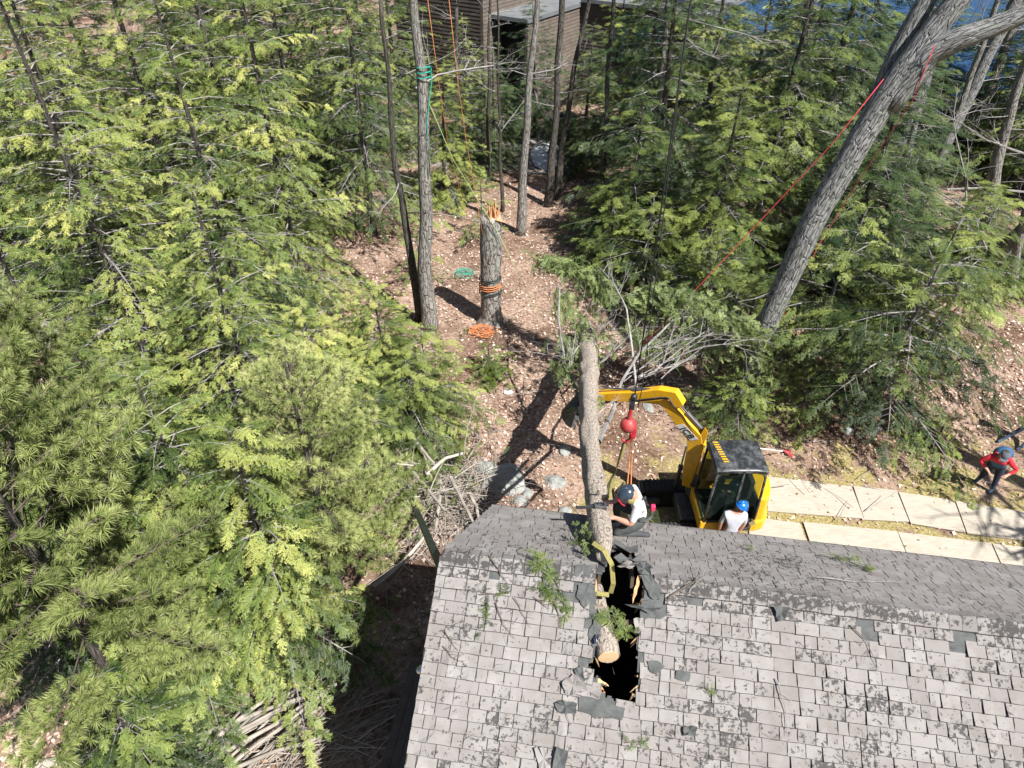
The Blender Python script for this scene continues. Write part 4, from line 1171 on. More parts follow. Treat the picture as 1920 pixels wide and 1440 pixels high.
def twigs(acc, path, n_, ln, r_, depth=2, up=0.2, seed=0):
    rr = random.Random(seed)
    L = len(path)
    for k in range(n_):
        i = rr.randrange(max(1, L // 4), L); p = path[i]; d0 = (path[i] - path[i - 1]).normalized()
        d = (d0 * .8 + Vector((rr.uniform(-1, 1), rr.uniform(-1, 1), rr.uniform(-.5, .8) + up)) * .9).normalized()
        l = ln * rr.uniform(.4, 1.1); pp = [p]; q = p
        for j in range(4):
            d = (d + Vector((rr.uniform(-1, 1), rr.uniform(-1, 1), rr.uniform(-1, 1))) * .25).normalized(); q = q + d * l / 4; pp.append(q)
        acc.tube(pp, [r_ * (1 - .8 * j / 4) for j in range(5)], 3, caps=False)
        if depth > 1: twigs(acc, pp, 3, l * .5, r_ * .5, depth - 1, up, rr.randrange(9999))
LB_ = Acc()
def zlog(py, up=0): return logpt(log_at_y(py)).z + up
for pts_, r0, r1 in [([(1122, 828, zlog(828, .1)), (1150, 770, 2.6), (1165, 715, 2.9), (1200, 660, 3.0), (1262, 600, 3.0), (1330, 585, 2.8)], .055, .012),
                     ([(1110, 815, zlog(815, .1)), (1112, 780, 2.8)], .05, .04),
                     ([(1195, 710, 1.6), (1262, 685, 1.8), (1330, 655, 1.7), (1375, 648, 1.5), (1430, 645, 1.2)], .05, .014),
                     ([(1085, 745, 1.9), (1060, 690, 2.2), (1048, 600, 2.8), (1050, 530, 3.0), (1075, 505, 2.8)], .04, .012),
                     ([(1090, 760, 2.0), (1068, 690, 2.4), (1080, 620, 2.7)], .03, .01),
                     ([(1195, 745, 2.2), (1185, 650, 3.0), (1175, 580, 3.4), (1150, 530, 3.5), (1122, 500, 3.4)], .035, .01),
                     ([(1100, 660, 1.2), (1130, 620, 2.0), (1160, 560, 2.6), (1205, 540, 2.7)], .03, .01),
                     ([(1105, 700, 1.3), (1170, 640, 2.2), (1210, 590, 2.6), (1215, 560, 2.7)], .03, .01)]:
    pth = branch_px(LB_, pts_, r0, r1)
    twigs(LB_, pth, 9, .9, .009, 2, .15, rnd.randrange(999))
for k in range(16):
    a0 = P(rnd.uniform(1070, 1150), rnd.uniform(600, 700), rnd.uniform(.3, 1.6)); d = Vector((rnd.uniform(-1, 1), rnd.uniform(-.3, 1), rnd.uniform(.1, 1))).normalized(); L = rnd.uniform(.8, 2.2); pth = [a0]
    for j in range(6): d = (d + Vector((rnd.uniform(-1, 1), rnd.uniform(-1, 1), rnd.uniform(-.7, .5))) * .22).normalized(); pth.append(pth[-1] + d * L / 6)
    LB_.tube(pth, [.016 * (1 - .8 * j / 6) for j in range(7)], 5, caps=False); twigs(LB_, pth, 6, .6, .007, 2, .1, rnd.randrange(999))
for k in range(20):
    a0 = P(rnd.uniform(1160, 1260), rnd.uniform(600, 730), rnd.uniform(1.4, 2.6)); ex = P(rnd.uniform(1230, 1490), rnd.uniform(530, 690), rnd.uniform(1.2, 3.2)); pth = [a0.lerp(ex, j / 6) + Vector((rnd.uniform(-1, 1), rnd.uniform(-1, 1), rnd.uniform(-.3, 1))) * .06 + Vector((0, 0, .35 * math.sin(j / 6 * 3.1))) for j in range(7)]
    LB_.tube(pth, [.015 * (1 - .75 * j / 6) for j in range(7)], 5, caps=False); twigs(LB_, pth, 7, .7, .007, 2, -.1, rnd.randrange(999))
LB_.build('limbs', M['twig'], FT)
# foliage along the arching limbs
items = []; r8 = np.random.RandomState(8)
def fol_arc(pts_, n_, spread, sc, drop=.5):
    pts_ = [(x_, y_, z_ + (.35 if sc >= .8 else 0)) for x_, y_, z_ in pts_]; n_ = int(n_ * 1.15)
    w_ = [np.array(P(*p)) for p in pts_]
    for k in range(n_):
        t = r8.rand() * (len(w_) - 1); i = min(int(t), len(w_) - 2); f = t - i
        p = w_[i] * (1 - f) + w_[i + 1] * f; d = w_[i + 1] - w_[i]; d /= np.linalg.norm(d)
        items.append((p + r8.normal(0, spread, 3) * np.array([1, 1, .6]), d * .7 + r8.normal(0, .5, 3) + np.array([0, 0, -drop]), sc * r8.uniform(.6, 1.1), r8.normal(0, .5), r8.uniform(-.2, .2)))
fol_arc([(1002, 490, 2.4), (1040, 488, 2.9), (1085, 505, 3.0), (1120, 525, 2.8), (1142, 565, 2.3)], 260, .17, 1.0, .4)
fol_arc([(1048, 540, 2.6), (1065, 590, 2.1)], 60, .17, .9, .9)
fol_arc([(1180, 560, 2.8), (1240, 550, 3.0), (1300, 565, 3.0), (1370, 600, 2.8), (1430, 625, 2.4), (1478, 640, 2.0)], 440, .22, 1.0, .35)
fol_arc([(1370, 640, 2.2), (1420, 660, 1.9), (1450, 690, 1.4), (1400, 730, 1.0)], 130, .28, 1.0, .5)
fol_arc([(1180, 600, 2.2), (1230, 640, 1.9), (1290, 640, 1.7), (1350, 660, 1.5)], 120, .3, 1.0, .4)
fol_arc([(1075, 570, 1.9), (1105, 600, 1.7), (1135, 650, 1.6)], 90, .28, .85, .4)
fol_arc([(1075, 600, 1.3), (1060, 640, 1.4), (1075, 690, 1.8)], 60, .22, .8, .4)
fol_arc([(1045, 700, 1.8), (1070, 690, 2.2), (1100, 760, 2.6), (1105, 790, 2.8)], 60, .20, .8, .3)
fol_arc([(1060, 670, 1.7), (1100, 690, 2.0)], 20, .2, .7, .3)
fol_arc([(1090, 960, zlog(960, .0)), (1100, 1000, zlog(1000, .05)), (1112, 1025, zlog(1025, .1))], 22, .07, .45, .1)
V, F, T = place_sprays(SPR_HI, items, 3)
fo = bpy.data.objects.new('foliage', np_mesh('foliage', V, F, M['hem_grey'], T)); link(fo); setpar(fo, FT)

# sawn log lying in the torn opening
q0 = px3(1126, 1110, -.05); q1 = px3(1141, 1232, .02)
CL = empty('sawn_log', (q1.x, q1.y, q1.z), 'short bark covered log with a pale sawn end lying in the roof hole', 'log')
ax = (q1 - q0).normalized() ; ax = (ax + Vector((0, -.25, .35))).normalized()
q0 = q1 - ax * .95
A = Acc(); n_ = 14
A.tube([q0.lerp(q1, k / n_) for k in range(n_ + 1)], [.085 + .05 * min(1, k / 9) for k in range(n_ + 1)], 16, rough=.22, seed=9, caps=False)
A.build('bark', M['bark_log'], CL, smooth=True)
A = Acc(); x_ = ax.orthogonal().normalized(); y_ = ax.cross(x_)
V = [q1 + x_ * math.cos(k / 20 * 6.283) * .128 + y_ * math.sin(k / 20 * 6.283) * .122 + ax * .004 for k in range(20)] + [q1 + ax * .008]
V2 = [v - ax * .03 for v in V[:20]]
A.add(V + V2, [(k, (k + 1) % 20, 20) for k in range(20)] + [((k + 1) % 20, k, 21 + k, 21 + (k + 1) % 20) for k in range(20)])
def ring_mat():
    m, n, l, b = newmat('sawn_face')
    pos = N(n, 'ShaderNodeNewGeometry').outputs['Position']
    vm = N(n, 'ShaderNodeVectorMath', operation='DISTANCE'); l.new(pos, vm.inputs[0]); vm.inputs[1].default_value = tuple(q1)
    f = math_(n, l, 'FRACT', math_(n, l, 'MULTIPLY_ADD', vm.outputs['Value'], 75, nz(n, l, pos, 20, 2)))
    r = ramp(n, [(0, (0.52, 0.33, 0.17)), (0.5, (0.70, 0.50, 0.30)), (1, (0.60, 0.41, 0.23))]); l.new(f, r.inputs[0])
    l.new(r.outputs[0], b.inputs['Base Color']); b.inputs['Roughness'].default_value = .8
    return m
A.build('sawn_face', ring_mat(), CL)
# stump left standing
SB = P(921, 600, 0); top = PY(920, 405, SB.y)
ST = empty('broken_stump', SB, 'tall grey standing stump with a splintered orange top and ropes round it', 'stump')
n_ = 22; pts = [Vector((SB.x + (top.x - SB.x) * k / n_, SB.y, -.2 + (top.z + .2) * k / n_)) for k in range(n_ + 1)]
A = Acc(); A.tube(pts, [.33 + .32 * math.exp(-k * .9) for k in range(n_ + 1)], 20, rough=.12, seed=5); A.build('trunk', M['bark'], ST, smooth=True)
A = Acc()
for k in range(26):
    an = rnd.uniform(0, 6.28); rr = rnd.uniform(0, .26); p = top + Vector((math.cos(an) * rr, math.sin(an) * rr, -.06))
    tall = .12 + (.45 if (math.cos(an) * rr > -.05) else .1) * rnd.random()
    A.tube([p, p + Vector((rnd.uniform(-.05, .12), rnd.uniform(-.08, .05), tall))], [rnd.uniform(.04, .075), .006], 4)
A.tube([top + Vector((.18, -.2, 0)), top + Vector((.42, -.22, -.1))], [.1, .02], 5)
A.build('splintered_top', M['orangewood'], ST)

def rope(name, pts, r_, mat, label, cat='rope', coil=False):
    A = Acc(); A.tube(pts, r_, 5); o = A.build(name, M[mat], smooth=True); return tag(o, label, cat)
def loops(c, r_, turns, rt, dz, tilt=0):
    return [c + Vector((math.cos(a) * r_, math.sin(a) * r_, dz * a + tilt * math.cos(a))) for a in [k * .35 for k in range(int(turns * 6.28 / .35) + 1)]]
zb = 1.25
rope('rope_wrap', loops(Vector((SB.x, SB.y, zb)), .36, 3, .01, .012, .02), .016, 'rope_orange', 'orange rope wound round the middle of the broken stump')
rope('rope_wrap', loops(Vector((SB.x, SB.y, zb + .32)), .355, 2, .01, .01, .02), .014, 'darkgreen', 'dark rope wound round the stump above the orange one')
rope('rope_wrap', loops(Vector((SB.x, SB.y, zb - .16)), .37, 2, .01, .01, .02), .014, 'darkgreen', 'dark rope wound round the stump below the orange one')
# rope piles
def pile(c, n_, r_, s_=.3):
    pts = []; a = 0
    for k in range(n_):
        a += .45; rr = s_ * (0.5 + .3 * math.sin(k * .37) * math.cos(k * .11) + .28 * noise.noise(Vector((k * .21, 0, s_)))); o_ = Vector((noise.noise(Vector((k * .09, 3, 0))), noise.noise(Vector((k * .09, 7, 0))), 0)) * s_ * .8; pts.append(c + o_ + Vector((math.cos(a) * rr * 1.2, math.sin(a) * rr, .03 + .06 * abs(math.sin(k * .7)))))
    return pts
rope('rope_coil', pile(P(902, 622, .02), 190, .01, .45), .008, 'rope_orange', 'loose orange rope heap on the leaves at the foot of the stump')
rope('rope_coil', pile(P(868, 514, .05), 120, .01, .42), .007, 'rope_teal', 'loose green rope heap on the leaves left of the stump')
rope('rope', [P(940, 588, .02), P(937, 560, .6), P(936, 540, 1.2)], .01, 'rope_orange', 'short orange rope hanging down the right side of the stump')

# ------------------------------------------------------------------ standing trees (trunks located from the photo)
def px_trunk(label, pts, mat='bark', ext=3.0, group=None, z0=0, name='tree', cat='tree', limbs=0, lseed=1, rough=.12, dy=0):
    """pts: (px,py,width_px) from the base up; stands on plane Y = base"""
    b = P(pts[0][0], pts[0][1], z0); W = []; Rd = []
    for i, (x, y, w_) in enumerate(pts):
        p = b.copy() if i == 0 else PY(x, y, b.y + dy * i)
        W.append(p); Rd.append(w_ / 2 / FPX * proj(p)[2])
    if ext:
        d = (W[-1] - W[-2]).normalized(); W.append(W[-1] + d * ext); Rd.append(Rd[-1] * .8)
    W[0] = W[0] - Vector((0, 0, .25)); Rd[0] *= 1.35
    path = []; rr = []
    for i in range(len(W) - 1):
        m = max(2, int((W[i + 1] - W[i]).length / .5))
        for k in range(m):
            f = k / m; path.append(W[i].lerp(W[i + 1], f) + Vector((.03 * math.sin(len(path)), .02 * math.cos(len(path) * 1.7), 0))); rr.append(Rd[i] + (Rd[i + 1] - Rd[i]) * f)
    path.append(W[-1]); rr.append(Rd[-1])
    t = empty(name, b, label, cat, group)
    A = Acc(); A.tube(path, rr, 14 if max(rr) > .15 else 8, rough=rough, seed=lseed); A.build('trunk', M[mat], t, smooth=True)
    if limbs:
        r_ = random.Random(lseed)
        for k in range(limbs):
            A = Acc()
            i = r_.randrange(len(path) // 3, len(path)); an = r_.uniform(0, 6.28); d = Vector((math.cos(an), math.sin(an), r_.uniform(-.1, .5))); L = r_.uniform(.8, 2.4); q = path[i]; pp = [q]
            for j in range(6):
                d = (d + Vector((r_.uniform(-1, 1), r_.uniform(-1, 1), r_.uniform(-.6, .6))) * .2).normalized(); q = q + d * L / 6; pp.append(q)
            A.tube(pp, [.022 * (1 - .85 * j / 6) for j in range(7)], 4, caps=False); twigs(A, pp, 6, L * .4, .008, 2, .1, r_.randrange(999))
            A.build('limb', M['twig'], t)
    return t, path
T1, T1p = px_trunk('pale straight trunk with a teal rope, left of the broken stump', [(805, 615, 24), (797, 500, 25), (797, 300, 23), (789, 140, 20), (777, 0, 15)], limbs=3, lseed=11)
px_trunk('thin dark crooked trunk just left of the pale roped trunk', [(788, 598, 15), (772, 480, 14), (756, 400, 13), (742, 310, 11), (734, 220, 9)], 'bark_dark', limbs=6, lseed=12)
px_trunk('slender grey trunk standing right behind the broken stump', [(975, 438, 15), (982, 320, 15), (989, 200, 13), (1002, 60, 11), (1008, 0, 10)], 'bark', limbs=2, lseed=13)
px_trunk('left one of the dark trunk pair in front of the far house', [(1026, 385, 14), (1040, 250, 12), (1047, 120, 12), (1053, 0, 11)], 'bark_dark', limbs=3, lseed=14)
px_trunk('right leaning one of the dark trunk pair before the far house', [(1042, 372, 11), (1058, 250, 10), (1075, 140, 9), (1098, 30, 8)], 'bark_dark', limbs=3, lseed=15)
px_trunk('thin dark sapling stem crossing the gravel drive', [(942, 395, 6), (937, 250, 5), (934, 120, 4), (933, 0, 3)], 'bark_dark', limbs=8, lseed=16)
px_trunk('short dark trunk at the left part of the gravel drive', [(860, 312, 9), (858, 240, 9), (857, 150, 8)], 'bark_dark', limbs=5, lseed=17)
px_trunk('pale trunk at the top of the photo left of the oaks', [(1478, 350, 15), (1495, 250, 14), (1510, 130, 12), (1512, 0, 11)], 'bark', limbs=4, lseed=18)
px_trunk('grey trunk right behind the forked oak', [(1672, 370, 34), (1705, 230, 30), (1735, 140, 26), (1765, 60, 24)], 'bark_oak', limbs=7, lseed=19)
px_trunk('leaning grey trunk further right behind the forked oak', [(1735, 345, 22), (1790, 230, 24), (1840, 130, 24), (1895, 20, 22)], 'bark_oak', limbs=9, lseed=20)
px_trunk('grey trunk near the right edge of the photo', [(1852, 430, 22), (1872, 290, 19), (1900, 190, 17), (1935, 90, 15)], 'bark', limbs=14, lseed=21)
px_trunk('dark leaning trunk cut off by the right edge of the photo', [(1838, 515, 24), (1880, 470, 26), (1935, 415, 26)], 'bark_oak', limbs=6, lseed=22, dy=-.9)
px_trunk('pale trunk high in the top left corner of the photo', [(150, 330, 26), (126, 130, 22), (95, 0, 17)], 'bark', limbs=8, lseed=23)
px_trunk('bare pale trunk in the dark pocket at the left edge', [(165, 1105, 9), (168, 1060, 9), (175, 1030, 8)], 'bark', limbs=6, lseed=24, ext=1)
px_trunk('slim dark trunk left of the dark doorway of the far house', [(915, 330, 7), (916, 200, 6), (917, 80, 5), (918, 0, 5)], 'bark_dark', limbs=6, lseed=41)
px_trunk('slim dark trunk in front of the dark wing of the far house', [(1130, 395, 10), (1135, 240, 9), (1142, 110, 8), (1150, 0, 7)], 'bark_dark', limbs=6, lseed=42)
px_trunk('grey trunk among hemlocks below the crane cable top', [(1225, 390, 11), (1235, 240, 10), (1243, 110, 9), (1252, 0, 8)], 'bark', limbs=5, lseed=43)
px_trunk('grey leaning trunk in the top right corner', [(1800, 300, 18), (1845, 190, 17), (1885, 90, 16), (1925, 0, 15)], 'bark', limbs=9, lseed=44)
px_trunk('thin grey leaning trunk between the two leaning trunks at the right', [(1720, 400, 12), (1765, 290, 11), (1812, 170, 11), (1850, 60, 10)], 'bark', limbs=10, lseed=45)
px_trunk('slanting grey trunk low at the right edge', [(1895, 560, 14), (1912, 450, 14), (1932, 350, 13)], 'bark', limbs=8, lseed=46)
# the big forked oak
OK, OKp = px_trunk('big grey oak with forked trunk and red rope behind the excavator', [(1386, 765, 36), (1416, 665, 35), (1446, 588, 40), (1502, 460, 45), (1562, 350, 46), (1614, 255, 47), (1674, 165, 50), (1735, 80, 45), (1793, 0, 44), (1850, -90, 40), (1900, -180, 36)], 'bark_oak', ext=0, lseed=30, rough=.08)
fk = min(OKp, key=lambda p: abs(proj(p)[1] - 165))
def sweep(pts, rad, sides=14, m=4):
    out = []; rr = []
    for i in range(len(pts) - 1):
        for k in range(m): out.append(pts[i].lerp(pts[i + 1], k / m)); rr.append(rad[i] + (rad[i + 1] - rad[i]) * k / m)
    out.append(pts[-1]); rr.append(rad[-1]); return out, rr
Yf = fk.y
def wr(px_, py_, Y_, w_): p = PY(px_, py_, Y_); return p, w_ / 2 / FPX * proj(p)[2]
A = Acc(); seq = [wr(*q) for q in ((1600, 290, Yf + .1, 24), (1642, 190, Yf + .35, 32), (1688, 90, Yf + .45, 36), (1740, -5, Yf + .5, 36), (1800, -110, Yf + .6, 34))]
o_, r_ = sweep([q[0] for q in seq], [q[1] for q in seq]); A.tube(o_, r_, 14, rough=.08, seed=2)
seq = [(fk - Vector((.0, 0, .35)), .28)] + [wr(*q) for q in ((1745, 100, Yf - .2, 44), (1800, 72, Yf - .4, 40), (1860, 52, Yf - .5, 36), (1935, 20, Yf - .6, 34), (2050, -30, Yf - .8, 30))]
o2, r2 = sweep([q[0] for q in seq], [q[1] for q in seq]); A.tube(o2, r2, 14, rough=.08, seed=4)
twigs(A, o2, 8, 1.2, .02, 2, .2, 5); twigs(A, o_, 5, 1.2, .02, 2, .2, 6)
A.build('limb', M['bark_oak'], OK, smooth=True)
# tall oak just outside the right edge: its shadow falls across the yard
def bare_tree(label, base, h, r0, seed, lean=(0, 0)):
    r_ = random.Random(seed); t = empty('tree', base, label, 'tree')
    A = Acc(); pts = [Vector(base) + Vector((lean[0] * k / 10, lean[1] * k / 10, -.2 + h * k / 10)) for k in range(11)]
    A.tube(pts, [r0 * (1 - .6 * k / 10) for k in range(11)], 12, rough=.1, seed=seed); A.build('trunk', M['bark_oak'], t, smooth=True)
    A = Acc()
    def grow(p, d, L, rr, dep):
        pp = [p]; q = p
        for j in range(5):
            d = (d + Vector((r_.uniform(-1, 1), r_.uniform(-1, 1), r_.uniform(-.6, .9))) * .18).normalized(); q = q + d * L / 5; pp.append(q)
        A.tube(pp, [rr * (1 - .5 * j / 5) for j in range(6)], 5 if dep > 1 else 3, caps=False)
        if dep:
            for k in range(3 if dep > 1 else 4):
                i = r_.choice((2, 3, 4, 5)); dd = (d + Vector((r_.uniform(-1, 1), r_.uniform(-1, 1), r_.uniform(-.4, .8))) * .8).normalized(); grow(pp[i], dd, L * .6, rr * .5, dep - 1)
    for k in range(9):
        i = 4 + k % 7; an = k * 2.4 + seed; grow(pts[i], Vector((math.cos(an), math.sin(an), .55)).normalized(), r_.uniform(1.8, 3.2), r0 * .35, 3)
    A.build('limbs', M['twig_brown'], t); return t
bare_tree('bare oak standing just outside the right edge beside the yard', (16.4, 8.9, 0), 12.5, .36, 4)


# far left lighter dead pole slanting in the canopy
A = Acc(); pth = branch_px(A, [(165, 588, 3.2), (240, 606, 3.0), (300, 622, 2.9), (365, 636, 2.8)], .055, .035, 7); twigs(A, pth, 7, .8, .012, 2, -.1, 3)
tag(A.build('dead_limb', M['twig']), 'pale dead limb slanting across the dark gap in the left canopy', 'dead branch')
A = Acc(); pth = branch_px(A, [(780, 165, 6.0), (820, 140, 6.2), (870, 130, 6.2), (930, 122, 6.1), (985, 140, 6.0), (1040, 130, 5.9), (1070, 115, 5.9)], .035, .012, 5); twigs(A, pth, 26, 1.4, .012, 3, .3, 7)
tag(A.build('bare_branch', M['twig']), 'bare pale forked branch reaching right from the roped trunk', 'branch')
BB = [([(1920, 360, 2.5), (1840, 352, 3), (1760, 355, 3.3), (1680, 360, 3.4), (1600, 352, 3.3)], 'long level bare limb reaching in from the right edge'),
      ([(1850, 470, 2), (1825, 400, 3), (1760, 360, 3.6), (1690, 330, 4)], 'bare pale bough crossing the long level one at the right'),
      ([(1815, 430, 2.5), (1810, 330, 4), (1790, 250, 5), (1740, 195, 5.5)], 'upright bare branch between the leaning grey trunks'),
      ([(1925, 290, 4), (1850, 262, 4.6), (1790, 225, 5), (1715, 185, 5.3)], 'bare branch reaching left from the right edge to the oak'),
      ([(1700, 425, 2.6), (1660, 440, 2.5), (1600, 478, 2.4)], 'thin bare stick over the spreading hemlock crown')]
for k, (pts_, lb) in enumerate(BB):
    A = Acc(); pth = branch_px(A, pts_, .04, .012, 5); twigs(A, pth, 15, 1.5, .013, 3, .15, 40 + k)
    tag(A.build('bare_branch', M['twig']), lb, 'branch')
A = Acc()
for k, pts_ in enumerate([[(1285, 35, 8), (1340, 50, 8), (1400, 65, 7.8), (1445, 78, 7.7)], [(1280, 65, 7.5), (1310, 95, 7.3), (1350, 112, 7.1)]]):
    pth = branch_px(A, pts_, .03, .01, 5); twigs(A, pth, 8, .9, .01, 2, .1, 60 + k)
tag(A.build('bare_branch', M['twig']), 'bare branch at the top edge left of the blue water glimpses', 'branch')

# ------------------------------------------------------------------ conifers
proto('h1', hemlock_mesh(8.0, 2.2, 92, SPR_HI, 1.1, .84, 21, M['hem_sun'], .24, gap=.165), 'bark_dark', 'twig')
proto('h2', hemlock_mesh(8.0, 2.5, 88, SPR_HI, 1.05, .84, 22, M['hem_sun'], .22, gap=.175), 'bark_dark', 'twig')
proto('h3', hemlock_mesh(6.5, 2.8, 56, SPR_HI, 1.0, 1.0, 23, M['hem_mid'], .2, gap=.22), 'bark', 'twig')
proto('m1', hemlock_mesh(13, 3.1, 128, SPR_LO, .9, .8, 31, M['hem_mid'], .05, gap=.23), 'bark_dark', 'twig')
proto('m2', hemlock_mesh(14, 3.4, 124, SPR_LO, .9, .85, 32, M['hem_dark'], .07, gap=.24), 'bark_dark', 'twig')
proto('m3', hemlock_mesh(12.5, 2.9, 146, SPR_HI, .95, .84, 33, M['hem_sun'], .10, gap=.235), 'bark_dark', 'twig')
proto('s1', hemlock_mesh(2.2, 1.1, 24, SPR_HI, .8, .8, 41, M['hem_mid'], .05), 'bark_dark', 'twig')
proto('p1', pine_mesh(8.0, 2.2, 66, 51, .42), 'bark_dark', 'twig_brown')
proto('p2', pine_mesh(7.5, 2.4, 62, 52), 'bark_dark', 'twig_brown')
